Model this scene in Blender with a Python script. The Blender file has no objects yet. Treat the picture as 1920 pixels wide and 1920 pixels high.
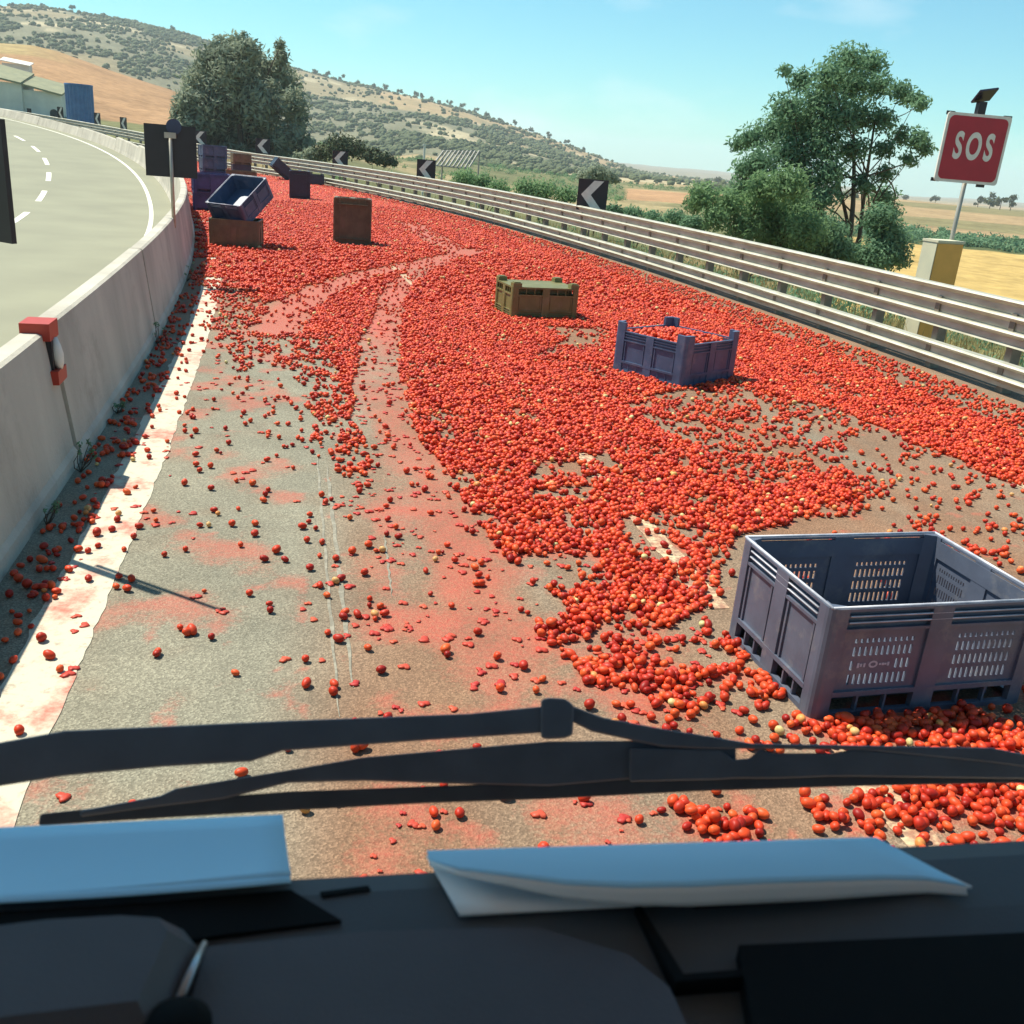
import bpy, math, random
import numpy as np
from mathutils import Matrix, Vector

random.seed(7)
rng = np.random.default_rng(7)
scene = bpy.context.scene
col = scene.collection

# ------------------------------------------------------------------ camera
F_PX, EYE, PITCH, ROLL = 1800.0, 2.5, math.radians(20.4), math.radians(4.8)
_fw = np.array([0, math.cos(PITCH), -math.sin(PITCH)])
_rt = np.array([1.0, 0, 0])
_up = np.cross(_rt, _fw)
_R = math.cos(ROLL) * _rt + math.sin(ROLL) * _up
_U = -math.sin(ROLL) * _rt + math.cos(ROLL) * _up
cam_data = bpy.data.cameras.new('camera')
cam = bpy.data.objects.new('camera', cam_data)
col.objects.link(cam)
cam.matrix_world = Matrix(((_R[0], _U[0], -_fw[0], 0), (_R[1], _U[1], -_fw[1], 0),
                           (_R[2], _U[2], -_fw[2], EYE), (0, 0, 0, 1)))
cam_data.sensor_width = 36.0
cam_data.lens = 36.0 * F_PX / 1920.0
cam_data.clip_start = 0.05
cam_data.clip_end = 20000
cam_data.dof.use_dof = True
cam_data.dof.focus_distance = 9.0
cam_data.dof.aperture_fstop = 9.0
scene.camera = cam

# ------------------------------------------------------------------ sky, sun, exposure
SUN_ELEV = math.radians(59)
SUN_TO = np.array([-0.90, 0.44]); SUN_TO = SUN_TO / np.linalg.norm(SUN_TO)
world = bpy.data.worlds.new('World')
scene.world = world
world.use_nodes = True
wn, wl = world.node_tree.nodes, world.node_tree.links
bg = wn['Background']
sky = wn.new('ShaderNodeTexSky')
sky.sky_type = 'NISHITA'
sky.sun_disc = False
sky.sun_elevation = SUN_ELEV
sky.sun_rotation = math.atan2(SUN_TO[0], SUN_TO[1])
sky.altitude = 0
sky.air_density = 1.0
sky.dust_density = 0.25
sky.ozone_density = 1.0
tint = wn.new('ShaderNodeMix'); tint.data_type = 'RGBA'; tint.blend_type = 'MULTIPLY'
tint.inputs['Factor'].default_value = 1.0
tint.inputs[7].default_value = (0.47, 0.93, 0.97, 1)
wl.new(sky.outputs[0], tint.inputs[6])
wtc = wn.new('ShaderNodeTexCoord')
wmap = wn.new('ShaderNodeMapping'); wmap.inputs['Scale'].default_value = (5, 5, 14)
wnoise = wn.new('ShaderNodeTexNoise'); wnoise.inputs['Scale'].default_value = 1.0
wnoise.inputs['Detail'].default_value = 6
wramp = wn.new('ShaderNodeValToRGB')
wramp.color_ramp.elements[0].position = 0.56; wramp.color_ramp.elements[0].color = (0, 0, 0, 1)
wramp.color_ramp.elements[1].position = 0.85; wramp.color_ramp.elements[1].color = (0.55, 0.55, 0.55, 1)
wl.new(wtc.outputs['Generated'], wmap.inputs[0]); wl.new(wmap.outputs[0], wnoise.inputs['Vector'])
wl.new(wnoise.outputs[0], wramp.inputs[0])
wcl = wn.new('ShaderNodeMix'); wcl.data_type = 'RGBA'
wl.new(wramp.outputs[0], wcl.inputs['Factor']); wl.new(tint.outputs[2], wcl.inputs[6])
wcl.inputs[7].default_value = (7.5, 8.0, 8.0, 1)
wl.new(wcl.outputs[2], bg.inputs[0])
bg.inputs[1].default_value = 0.078
sun_data = bpy.data.lights.new('sun', 'SUN')
sun_data.energy = 4.2
sun_data.angle = math.radians(0.53)
sun_data.color = (1.0, 0.95, 0.82)
sun = bpy.data.objects.new('sun', sun_data)
col.objects.link(sun)
_sd = Vector((-SUN_TO[0] * math.cos(SUN_ELEV), -SUN_TO[1] * math.cos(SUN_ELEV), -math.sin(SUN_ELEV)))
sun.rotation_euler = _sd.to_track_quat('-Z', 'Y').to_euler()
scene.view_settings.view_transform = 'Standard'
scene.view_settings.look = 'None'
scene.view_settings.exposure = 0.94
scene.view_settings.gamma = 1.0
scene.view_settings.use_curve_mapping = False
scene.cycles.max_bounces = 8
scene.cycles.transparent_max_bounces = 16
scene.cycles.volume_bounces = 1

# ------------------------------------------------------------------ pixel helpers
def ray(px, py):
    d = _fw * F_PX + _R * (px - 960) + _U * (960 - py)
    return d / np.linalg.norm(d)
def gnd(px, py, z=0.0):
    d = ray(px, py); t = (z - EYE) / d[2]
    return np.array([0, 0, EYE]) + d * t
def at_y(px, py, y):
    d = ray(px, py); return np.array([0, 0, EYE]) + d * (y / d[1])
def project(X, Y, Z=0.0):
    q0, q1, q2 = X, Y, Z - EYE
    w = q0 * _fw[0] + q1 * _fw[1] + q2 * _fw[2]
    w = np.maximum(w, 0.05)
    return (960 + F_PX * (q0 * _R[0] + q1 * _R[1] + q2 * _R[2]) / w,
            960 - F_PX * (q0 * _U[0] + q1 * _U[1] + q2 * _U[2]) / w, w)

# ------------------------------------------------------------------ road frame: s along the left edge line, lat to the right
_ds = 0.25
_s = np.arange(-10, 260, _ds)
_k = np.minimum(0.00259 + 0.00015 * np.maximum(_s, -10), 0.0125)
_th = np.cumsum(_k) * _ds
_i0 = int(np.argmin(abs(_s)))
_th = _th - _th[_i0] + 0.2165
_x = np.cumsum(-np.sin(_th)) * _ds; _y = np.cumsum(np.cos(_th)) * _ds
_x += -1.2745 - _x[_i0]; _y += -_y[_i0]
def road(s, lat):
    th = np.interp(s, _s, _th)
    return np.interp(s, _s, _x) + np.cos(th) * lat, np.interp(s, _s, _y) + np.sin(th) * lat
def road_heading(s):
    return float(np.interp(s, _s, _th))
def _ramp(t, soft=10.0): return np.where(t <= 0, 0.0, np.where(t < soft, t * t / (2 * soft), t - soft / 2))
def road_z(s, lat):
    s = np.asarray(s, float); lat = np.asarray(lat, float)
    s = np.minimum(s, 110.0)
    return np.where(lat < -0.6, 0.047 * _ramp(s - 25.0), 0.052 * _ramp(s - 63.0))
_cx, _cy, _cs, _cth = _x[::4], _y[::4], _s[::4], _th[::4]
def to_road(X, Y):
    X = np.asarray(X, float).ravel(); Y = np.asarray(Y, float).ravel()
    S = np.empty_like(X); L = np.empty_like(X)
    for a in range(0, len(X), 20000):
        x, y = X[a:a + 20000], Y[a:a + 20000]
        d = (x[:, None] - _cx) ** 2 + (y[:, None] - _cy) ** 2
        i = np.argmin(d, 1)
        dx, dy = x - _cx[i], y - _cy[i]
        S[a:a + 20000] = _cs[i] - np.sin(_cth[i]) * dx + np.cos(_cth[i]) * dy
        L[a:a + 20000] = np.cos(_cth[i]) * dx + np.sin(_cth[i]) * dy
    return S, L
LAT_DASH, LAT_RIGHT, LAT_RAIL = 3.70, 7.75, 10.36

# ------------------------------------------------------------------ numpy value noise
def _hash(i, j, seed):
    n = (i * 374761393 + j * 668265263 + seed * 982451653) & 0xFFFFFFFF
    n = ((n ^ (n >> 13)) * 1274126177) & 0xFFFFFFFF
    return ((n ^ (n >> 16)) & 0xFFFF) / 65535.0
def vnoise(X, Y, scale, seed=0, octaves=3):
    X = np.asarray(X, float) * scale; Y = np.asarray(Y, float) * scale
    out = np.zeros_like(X); amp, tot = 1.0, 0.0
    for o in range(octaves):
        xi = np.floor(X).astype(np.int64); yi = np.floor(Y).astype(np.int64)
        fx = X - xi; fy = Y - yi
        fx = fx * fx * (3 - 2 * fx); fy = fy * fy * (3 - 2 * fy)
        a = _hash(xi, yi, seed + o); b = _hash(xi + 1, yi, seed + o)
        c = _hash(xi, yi + 1, seed + o); d = _hash(xi + 1, yi + 1, seed + o)
        out += amp * ((a * (1 - fx) + b * fx) * (1 - fy) + (c * (1 - fx) + d * fx) * fy)
        tot += amp; amp *= 0.5; X = X * 2.03; Y = Y * 2.03
    return out / tot
def inpoly(px, py, poly):
    inside = np.zeros(px.shape, bool); n = len(poly)
    for i in range(n):
        x0, y0 = poly[i]; x1, y1 = poly[(i + 1) % n]
        if y0 == y1: continue
        c = ((y0 > py) != (y1 > py)) & (px < (x1 - x0) * (py - y0) / (y1 - y0) + x0)
        inside ^= c
    return inside
def polydist(px, py, line):
    best = np.full(px.shape, 1e9)
    for (x0, y0), (x1, y1) in zip(line[:-1], line[1:]):
        dx, dy = x1 - x0, y1 - y0
        t = np.clip(((px - x0) * dx + (py - y0) * dy) / (dx * dx + dy * dy), 0, 1)
        best = np.minimum(best, np.hypot(px - x0 - t * dx, py - y0 - t * dy))
    return best

# ------------------------------------------------------------------ object helpers
def tag(o, label=None, cat=None, group=None, kind=None):
    if label: o['label'] = label
    if cat: o['category'] = cat
    if group: o['group'] = group
    if kind: o['kind'] = kind
    return o
def empty(name, loc=(0, 0, 0), rz=0.0):
    o = bpy.data.objects.new(name, None)
    o.empty_display_size = 0.2
    col.objects.link(o); o.location = loc; o.rotation_euler = (0, 0, rz)
    return o
def link(name, me, mat=None, parent=None):
    o = bpy.data.objects.new(name, me)
    if mat and not me.materials: me.materials.append(mat)
    col.objects.link(o)
    if parent: o.parent = parent
    return o
class MB:
    def __init__(self): self.v = []; self.f = []; self.m = []
    def add(self, verts, faces, M=None, mi=0):
        b = len(self.v)
        self.v += [tuple(M @ Vector(p)) for p in verts] if M is not None else [tuple(p) for p in verts]
        self.f += [tuple(b + i for i in q) for q in faces]; self.m += [mi] * len(faces)
        return self
    def box(self, x0, x1, y0, y1, z0, z1, M=None, mi=0):
        v = [(x0, y0, z0), (x1, y0, z0), (x1, y1, z0), (x0, y1, z0), (x0, y0, z1), (x1, y0, z1), (x1, y1, z1), (x0, y1, z1)]
        return self.add(v, [(0, 3, 2, 1), (4, 5, 6, 7), (0, 1, 5, 4), (1, 2, 6, 5), (2, 3, 7, 6), (3, 0, 4, 7)], M, mi)
    def prism(self, poly, z0, z1, M=None, mi=0):
        n = len(poly)
        v = [(x, y, z0) for x, y in poly] + [(x, y, z1) for x, y in poly]
        f = [tuple(range(n))[::-1], tuple(range(n, 2 * n))] + [(i, (i + 1) % n, n + (i + 1) % n, n + i) for i in range(n)]
        return self.add(v, f, M, mi)
    def tube(self, pts, rad, n=8, mi=0, caps=True, flat=None):
        pts = [Vector(p) for p in pts]
        if not hasattr(rad, '__len__'): rad = [rad] * len(pts)
        v = []; f = []
        for i, p in enumerate(pts):
            t = (pts[min(i + 1, len(pts) - 1)] - pts[max(i - 1, 0)]).normalized()
            a = t.cross(Vector((0, 0, 1)))
            if a.length < 1e-3: a = t.cross(Vector((0, 1, 0)))
            a.normalize(); b = t.cross(a)
            for k in range(n):
                an = 2 * math.pi * k / n
                v.append(p + a * math.cos(an) * rad[i] * (flat or 1) + b * math.sin(an) * rad[i])
        for i in range(len(pts) - 1):
            for k in range(n):
                f.append((i * n + k, i * n + (k + 1) % n, (i + 1) * n + (k + 1) % n, (i + 1) * n + k))
        if caps:
            f.append(tuple(range(n))[::-1]); f.append(tuple((len(pts) - 1) * n + k for k in range(n)))
        return self.add(v, f, None, mi)
    def build(self, name, mat, parent=None, smooth=False):
        me = bpy.data.meshes.new(name)
        me.from_pydata(self.v, [], self.f)
        mats = mat if isinstance(mat, (list, tuple)) else [mat]
        for q in mats: me.materials.append(q)
        if len(mats) > 1: me.polygons.foreach_set('material_index', self.m)
        if smooth: me.polygons.foreach_set('use_smooth', [True] * len(me.polygons))
        me.update()
        o = bpy.data.objects.new(name, me); col.objects.link(o)
        if parent: o.parent = parent
        return o
def grid_mesh(name, V, nu, nv, mat, smooth=True):
    me = bpy.data.meshes.new(name)
    idx = np.arange(nu * nv).reshape(nu, nv)
    f = np.stack([idx[:-1, :-1], idx[1:, :-1], idx[1:, 1:], idx[:-1, 1:]], -1).reshape(-1, 4)
    me.vertices.add(len(V)); me.vertices.foreach_set('co', np.ascontiguousarray(V, dtype=np.float32).ravel())
    me.loops.add(len(f) * 4); me.loops.foreach_set('vertex_index', f.ravel().astype(np.int32))
    me.polygons.add(len(f)); me.polygons.foreach_set('loop_start', np.arange(0, len(f) * 4, 4, dtype=np.int32))
    me.polygons.foreach_set('use_smooth', np.full(len(f), smooth))
    me.update(calc_edges=True); me.validate()
    me.materials.append(mat)
    return me
def set_attr(me, name, kind, data):
    a = me.attributes.new(name, kind, 'POINT')
    key = {'FLOAT': 'value', 'INT': 'value', 'FLOAT_VECTOR': 'vector', 'FLOAT_COLOR': 'color'}[kind]
    a.data.foreach_set(key, np.ascontiguousarray(data, dtype=np.int32 if kind == 'INT' else np.float32).ravel())

# ------------------------------------------------------------------ materials
def newmat(name):
    m = bpy.data.materials.new(name); m.use_nodes = True
    return m, m.node_tree.nodes, m.node_tree.links, m.node_tree.nodes['Principled BSDF']
def pmat(name, c1, c2=None, scale=6.0, rough=0.6, bump=0.0, bscale=None, metal=0.0, spec=0.5, detail=5, stretch=(1, 1, 1), transl=None, rand=0.0):
    m, n, l, b = newmat(name)
    c2 = c2 or tuple(x * 0.75 for x in c1)
    tc = n.new('ShaderNodeTexCoord'); mp = n.new('ShaderNodeMapping'); mp.inputs['Scale'].default_value = stretch
    l.new(tc.outputs['Object'], mp.inputs[0])
    no = n.new('ShaderNodeTexNoise'); no.inputs['Scale'].default_value = scale; no.inputs['Detail'].default_value = detail
    l.new(mp.outputs[0], no.inputs['Vector'])
    rp = n.new('ShaderNodeValToRGB')
    rp.color_ramp.elements[0].position = 0.3; rp.color_ramp.elements[0].color = (*c2, 1)
    rp.color_ramp.elements[1].position = 0.7; rp.color_ramp.elements[1].color = (*c1, 1)
    l.new(no.outputs[0], rp.inputs[0])
    out = rp.outputs[0]
    if rand:
        oi = n.new('ShaderNodeObjectInfo'); hs = n.new('ShaderNodeHueSaturation')
        mr = n.new('ShaderNodeMapRange'); mr.inputs[3].default_value = 1 - rand; mr.inputs[4].default_value = 1 + rand
        l.new(oi.outputs['Random'], mr.inputs[0]); l.new(mr.outputs[0], hs.inputs['Value']); l.new(out, hs.inputs['Color'])
        out = hs.outputs[0]
    l.new(out, b.inputs['Base Color'])
    b.inputs['Roughness'].default_value = rough; b.inputs['Metallic'].default_value = metal
    b.inputs['Specular IOR Level'].default_value = spec
    if bump:
        bn = n.new('ShaderNodeTexNoise'); bn.inputs['Scale'].default_value = bscale or scale * 4; bn.inputs['Detail'].default_value = 6
        l.new(tc.outputs['Object'], bn.inputs['Vector'])
        bp = n.new('ShaderNodeBump'); bp.inputs['Strength'].default_value = bump; bp.inputs['Distance'].default_value = 0.02
        l.new(bn.outputs[0], bp.inputs['Height']); l.new(bp.outputs[0], b.inputs['Normal'])
    if transl:
        t = n.new('ShaderNodeBsdfTranslucent'); mx = n.new('ShaderNodeMixShader'); mx.inputs[0].default_value = transl
        l.new(out, t.inputs[0]); l.new(b.outputs[0], mx.inputs[1]); l.new(t.outputs[0], mx.inputs[2])
        l.new(mx.outputs[0], n['Material Output'].inputs[0])
    return m
def road_material():
    m, n, l, b = newmat('asphalt_with_pulp')
    tc = n.new('ShaderNodeTexCoord')
    sp = n.new('ShaderNodeTexVoronoi'); sp.inputs['Scale'].default_value = 115.0
    l.new(tc.outputs['Object'], sp.inputs['Vector'])
    r1 = n.new('ShaderNodeValToRGB')
    e = r1.color_ramp.elements
    e[0].position = 0.0; e[0].color = (0.128, 0.118, 0.085, 1)
    e[1].position = 1.0; e[1].color = (0.335, 0.312, 0.228, 1)
    q = r1.color_ramp.elements.new(0.55); q.color = (0.215, 0.198, 0.145, 1)
    l.new(sp.outputs['Color'], r1.inputs[0])
    big = n.new('ShaderNodeTexNoise'); big.inputs['Scale'].default_value = 0.9; big.inputs['Detail'].default_value = 8; big.inputs['Roughness'].default_value = 0.65
    l.new(tc.outputs['Object'], big.inputs['Vector'])
    r2 = n.new('ShaderNodeMapRange'); r2.inputs[1].default_value = 0.3; r2.inputs[2].default_value = 0.7; r2.inputs[3].default_value = 0.78; r2.inputs[4].default_value = 1.18
    l.new(big.outputs[0], r2.inputs[0])
    mu = n.new('ShaderNodeMix'); mu.data_type = 'RGBA'; mu.blend_type = 'MULTIPLY'; mu.inputs['Factor'].default_value = 1
    l.new(r1.outputs[0], mu.inputs[6]); l.new(r2.outputs[0], mu.inputs[7])
    # brownish juice film
    jf = n.new('ShaderNodeAttribute'); jf.attribute_name = 'juice'
    mj = n.new('ShaderNodeMix'); mj.data_type = 'RGBA'; mj.blend_type = 'MULTIPLY'
    mj.inputs[7].default_value = (1.0, 0.60, 0.47, 1)
    l.new(jf.outputs['Fac'], mj.inputs['Factor']); l.new(mu.outputs[2], mj.inputs[6])
    # crushed pulp
    at = n.new('ShaderNodeAttribute'); at.attribute_name = 'pulp'
    fine = n.new('ShaderNodeTexNoise'); fine.inputs['Scale'].default_value = 34; fine.inputs['Detail'].default_value = 7; fine.inputs['Roughness'].default_value = 0.7
    l.new(tc.outputs['Object'], fine.inputs['Vector'])
    ad = n.new('ShaderNodeMath'); ad.operation = 'ADD'; l.new(at.outputs['Fac'], ad.inputs[0]); l.new(fine.outputs[0], ad.inputs[1])
    st = n.new('ShaderNodeMapRange'); st.inputs[1].default_value = 0.74; st.inputs[2].default_value = 1.46
    st.inputs[4].default_value = 0.94
    l.new(ad.outputs[0], st.inputs[0])
    pc = n.new('ShaderNodeValToRGB')
    pc.color_ramp.elements[0].position = 0.35; pc.color_ramp.elements[0].color = (0.44, 0.055, 0.035, 1)
    pc.color_ramp.elements[1].position = 0.75; pc.color_ramp.elements[1].color = (0.50, 0.16, 0.085, 1)
    f2 = n.new('ShaderNodeTexNoise'); f2.inputs['Scale'].default_value = 60; f2.inputs['Detail'].default_value = 3
    l.new(tc.outputs['Object'], f2.inputs['Vector']); l.new(f2.outputs[0], pc.inputs[0])
    mp = n.new('ShaderNodeMix'); mp.data_type = 'RGBA'
    l.new(st.outputs[0], mp.inputs['Factor']); l.new(mj.outputs[2], mp.inputs[6]); l.new(pc.outputs[0], mp.inputs[7])
    l.new(mp.outputs[2], b.inputs['Base Color'])
    ro = n.new('ShaderNodeMapRange'); ro.inputs[3].default_value = 0.88; ro.inputs[4].default_value = 0.5
    l.new(st.outputs[0], ro.inputs[0]); l.new(ro.outputs[0], b.inputs['Roughness'])
    b.inputs['Specular IOR Level'].default_value = 0.3
    bp = n.new('ShaderNodeBump'); bp.inputs['Strength'].default_value = 0.5; bp.inputs['Distance'].default_value = 0.006
    l.new(sp.outputs['Distance'], bp.inputs['Height']); l.new(bp.outputs[0], b.inputs['Normal'])
    return m
def worn_paint(name, c, wear=0.46, dirt=(0.35, 0.12, 0.08)):
    m, n, l, b = newmat(name)
    tc = n.new('ShaderNodeTexCoord')
    no = n.new('ShaderNodeTexNoise'); no.inputs['Scale'].default_value = 14; no.inputs['Detail'].default_value = 9; no.inputs['Roughness'].default_value = 0.72
    l.new(tc.outputs['Object'], no.inputs['Vector'])
    rp = n.new('ShaderNodeValToRGB'); rp.color_ramp.elements[0].position = wear - 0.12; rp.color_ramp.elements[0].color = (*dirt, 1)
    rp.color_ramp.elements[1].position = wear; rp.color_ramp.elements[1].color = (*c, 1)
    l.new(no.outputs[0], rp.inputs[0]); l.new(rp.outputs[0], b.inputs['Base Color'])
    b.inputs['Roughness'].default_value = 0.7
    bp = n.new('ShaderNodeBump'); bp.inputs['Strength'].default_value = 0.4; bp.inputs['Distance'].default_value = 0.005
    l.new(no.outputs[0], bp.inputs['Height']); l.new(bp.outputs[0], b.inputs['Normal'])
    return m
def vcol_material(name, nscale, amount=0.35, rough=0.95):
    m, n, l, b = newmat(name)
    at = n.new('ShaderNodeAttribute'); at.attribute_name = 'tone'
    tc = n.new('ShaderNodeTexCoord')
    hs = None
    prev = at.outputs['Color']
    for sc, am in ((nscale, amount), (nscale * 0.12, amount * 0.8)):
        no = n.new('ShaderNodeTexNoise'); no.inputs['Scale'].default_value = sc; no.inputs['Detail'].default_value = 8; no.inputs['Roughness'].default_value = 0.7
        l.new(tc.outputs['Object'], no.inputs['Vector'])
        mr = n.new('ShaderNodeMapRange'); mr.inputs[1].default_value = 0.3; mr.inputs[2].default_value = 0.7
        mr.inputs[3].default_value = 1 - am; mr.inputs[4].default_value = 1 + am
        l.new(no.outputs[0], mr.inputs[0])
        mu = n.new('ShaderNodeMix'); mu.data_type = 'RGBA'; mu.blend_type = 'MULTIPLY'; mu.inputs['Factor'].default_value = 1
        l.new(prev, mu.inputs[6]); l.new(mr.outputs[0], mu.inputs[7]); prev = mu.outputs[2]
    l.new(prev, b.inputs['Base Color']); b.inputs['Roughness'].default_value = rough; b.inputs['Specular IOR Level'].default_value = 0.1
    return m
def tomato_material(name, cols, rough=0.48):
    m, n, l, b = newmat(name)
    oi = n.new('ShaderNodeObjectInfo')
    rp = n.new('ShaderNodeValToRGB'); rp.color_ramp.interpolation = 'LINEAR'
    els = rp.color_ramp.elements
    els[0].position = 0; els[0].color = (*cols[0], 1); els[1].position = 1; els[1].color = (*cols[-1], 1)
    for i, c in enumerate(cols[1:-1]):
        e = els.new((i + 1) / (len(cols) - 1)); e.color = (*c, 1)
    l.new(oi.outputs['Random'], rp.inputs[0])
    tc = n.new('ShaderNodeTexCoord')
    no = n.new('ShaderNodeTexNoise'); no.inputs['Scale'].default_value = 28; no.inputs['Detail'].default_value = 3
    l.new(tc.outputs['Object'], no.inputs['Vector'])
    mr = n.new('ShaderNodeMapRange'); mr.inputs[1].default_value = 0.3; mr.inputs[2].default_value = 0.7; mr.inputs[3].default_value = 0.8; mr.inputs[4].default_value = 1.2
    l.new(no.outputs[0], mr.inputs[0])
    mu = n.new('ShaderNodeMix'); mu.data_type = 'RGBA'; mu.blend_type = 'MULTIPLY'; mu.inputs['Factor'].default_value = 1
    l.new(rp.outputs[0], mu.inputs[6]); l.new(mr.outputs[0], mu.inputs[7])
    l.new(mu.outputs[2], b.inputs['Base Color'])
    b.inputs['Roughness'].default_value = rough; b.inputs['Specular IOR Level'].default_value = 0.28
    return m
M = {}
M['road'] = road_material()
M['opp_road'] = pmat('pale_asphalt', (0.25, 0.245, 0.165), (0.21, 0.205, 0.14), scale=0.6, rough=0.9, bump=0.15, bscale=60)
M['line'] = worn_paint('worn_white_paint', (0.50, 0.465, 0.35), 0.46, (0.33, 0.27, 0.2))
def smear(m, scale=2.6, lo=0.56, hi=0.68, c=(0.45, 0.10, 0.06)):
    n, l = m.node_tree.nodes, m.node_tree.links; b = n['Principled BSDF']; src = b.inputs['Base Color'].links[0].from_socket
    tc = n.new('ShaderNodeTexCoord'); no = n.new('ShaderNodeTexNoise'); no.inputs['Scale'].default_value = scale; no.inputs['Detail'].default_value = 10; no.inputs['Roughness'].default_value = 0.72
    l.new(tc.outputs['Object'], no.inputs['Vector'])
    mr = n.new('ShaderNodeMapRange'); mr.inputs[1].default_value = lo; mr.inputs[2].default_value = hi; mr.inputs[4].default_value = 0.9; l.new(no.outputs[0], mr.inputs[0])
    mx = n.new('ShaderNodeMix'); mx.data_type = 'RGBA'; mx.inputs[7].default_value = (*c, 1)
    l.new(mr.outputs[0], mx.inputs['Factor']); l.new(src, mx.inputs[6]); l.new(mx.outputs[2], b.inputs['Base Color'])
smear(M['line'], 2.2, 0.52, 0.66)
M['dash_paint'] = worn_paint('worn_dash_paint', (0.60, 0.47, 0.28), 0.56, (0.28, 0.17, 0.11)); 
smear(M['dash_paint'], 5.0, 0.46, 0.62, (0.34, 0.14, 0.08))
M['scar'] = worn_paint('scraped_asphalt', (0.29, 0.262, 0.195), 0.58, (0.19, 0.17, 0.125))
M['white_paint'] = pmat('white_road_paint', (0.82, 0.8, 0.68), (0.65, 0.62, 0.5), scale=5, rough=0.7)
M['concrete'] = pmat('barrier_concrete', (0.52, 0.475, 0.385), (0.35, 0.32, 0.26), scale=1.6, rough=0.9, bump=0.35, bscale=30, detail=9, stretch=(1, 1, 0.35))
smear(M['concrete'], 1.1, 0.52, 0.75, (0.27, 0.235, 0.185))
M['steel'] = pmat('weathered_galvanised_steel', (0.52, 0.51, 0.42), (0.36, 0.35, 0.27), scale=2.5, rough=0.5, metal=0.35, bump=0.08, bscale=12, stretch=(1, 1, 3))
M['post'] = pmat('galvanised_post', (0.27, 0.25, 0.19), (0.15, 0.13, 0.1), scale=6, rough=0.6, metal=0.3)
M['pole'] = pmat('sign_pole_steel', (0.42, 0.40, 0.33), (0.32, 0.30, 0.25), scale=6, rough=0.5, metal=0.4)
M['black'] = pmat('black_sign_paint', (0.018, 0.018, 0.022), (0.012, 0.012, 0.014), scale=5, rough=0.5)
M['signwhite'] = pmat('white_reflective_sheet', (0.78, 0.76, 0.66), (0.66, 0.64, 0.55), scale=7, rough=0.5)
M['signred'] = pmat('red_sign_sheet', (0.42, 0.012, 0.03), (0.36, 0.01, 0.026), scale=4, rough=0.45)
M['reflred'] = pmat('red_reflector', (0.42, 0.035, 0.015), (0.36, 0.03, 0.012), scale=9, rough=0.5)
M['blueback'] = pmat('blue_sign_back', (0.03, 0.045, 0.10), (0.02, 0.03, 0.07), scale=5, rough=0.4)
M['solar'] = pmat('solar_cell', (0.012, 0.014, 0.03), (0.02, 0.02, 0.04), scale=20, rough=0.25)
M['box_yellow'] = pmat('yellow_ochre_box', (0.80, 0.40, 0.08), (0.68, 0.34, 0.065), scale=4, rough=0.6)
M['box_cream'] = pmat('cream_box_side', (0.62, 0.58, 0.40), (0.52, 0.5, 0.36), scale=4, rough=0.6)
M['bin_grey'] = pmat('grey_blue_plastic', (0.105, 0.122, 0.168), (0.072, 0.084, 0.118), scale=5, rough=0.42, bump=0.06, bscale=30, detail=8)
M['bin_blue'] = pmat('slate_blue_plastic', (0.065, 0.105, 0.185), (0.044, 0.07, 0.125), scale=5, rough=0.45, bump=0.06, bscale=30, detail=8)
M['bin_olive'] = pmat('olive_plastic', (0.17, 0.16, 0.05), (0.12, 0.115, 0.035), scale=5, rough=0.5, bump=0.06, bscale=30, detail=8)
M['bin_brown'] = pmat('brown_plastic', (0.17, 0.135, 0.065), (0.10, 0.08, 0.042), scale=5, rough=0.5, bump=0.06, bscale=30, detail=8)
M['bin_purple'] = pmat('violet_blue_plastic', (0.055, 0.06, 0.18), (0.037, 0.042, 0.12), scale=5, rough=0.45)
M['bin_dark'] = pmat('dark_slate_plastic', (0.03, 0.05, 0.085), (0.02, 0.034, 0.058), scale=5, rough=0.45)
for _k, _c in (('bin_grey', (0.20, 0.19, 0.19)), ('bin_blue', (0.15, 0.15, 0.20)), ('bin_olive', (0.22, 0.19, 0.10)), ('bin_brown', (0.20, 0.13, 0.08))): smear(M[_k], 3.2, 0.54, 0.72, _c)
M['rim'] = pmat('scuffed_highlight_plastic', (0.62, 0.62, 0.66), (0.30, 0.31, 0.36), scale=9, rough=0.4, detail=9)  # scuffs and sunlit edge highlights share this pale colour
M['stamp'] = pmat('pale_stamp', (0.45, 0.43, 0.48), (0.36, 0.34, 0.4), scale=30, rough=0.6)
REDS = [(0.26, 0.009, 0.005), (0.58, 0.045, 0.012), (0.66, 0.070, 0.016), (0.40, 0.020, 0.008), (0.70, 0.105, 0.022), (0.54, 0.040, 0.012), (0.32, 0.012, 0.006)]
M['tomato'] = tomato_material('tomato_skin', REDS)
M['unripe'] = tomato_material('unripe_skin', [(0.58, 0.36, 0.10), (0.62, 0.20, 0.05), (0.52, 0.47, 0.20), (0.62, 0.30, 0.10)])
M['crushed'] = tomato_material('crushed_flesh', [(0.44, 0.04, 0.028), (0.54, 0.09, 0.04), (0.40, 0.03, 0.025), (0.50, 0.06, 0.03)], 0.5)
M['terrain'] = vcol_material('dry_fields', 0.5, 0.30)
M['leaf'] = pmat('tree_leaf', (0.20, 0.34, 0.19), (0.105, 0.20, 0.11), scale=0.8, rough=0.7, transl=0.45, spec=0.2)
M['leaf_light'] = pmat('light_leaf', (0.22, 0.35, 0.16), (0.125, 0.215, 0.095), scale=0.8, rough=0.7, transl=0.45, spec=0.2)
M['needle'] = pmat('grey_green_foliage', (0.36, 0.40, 0.28), (0.16, 0.20, 0.14), scale=0.35, rough=0.8, transl=0.35, spec=0.15)
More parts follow.
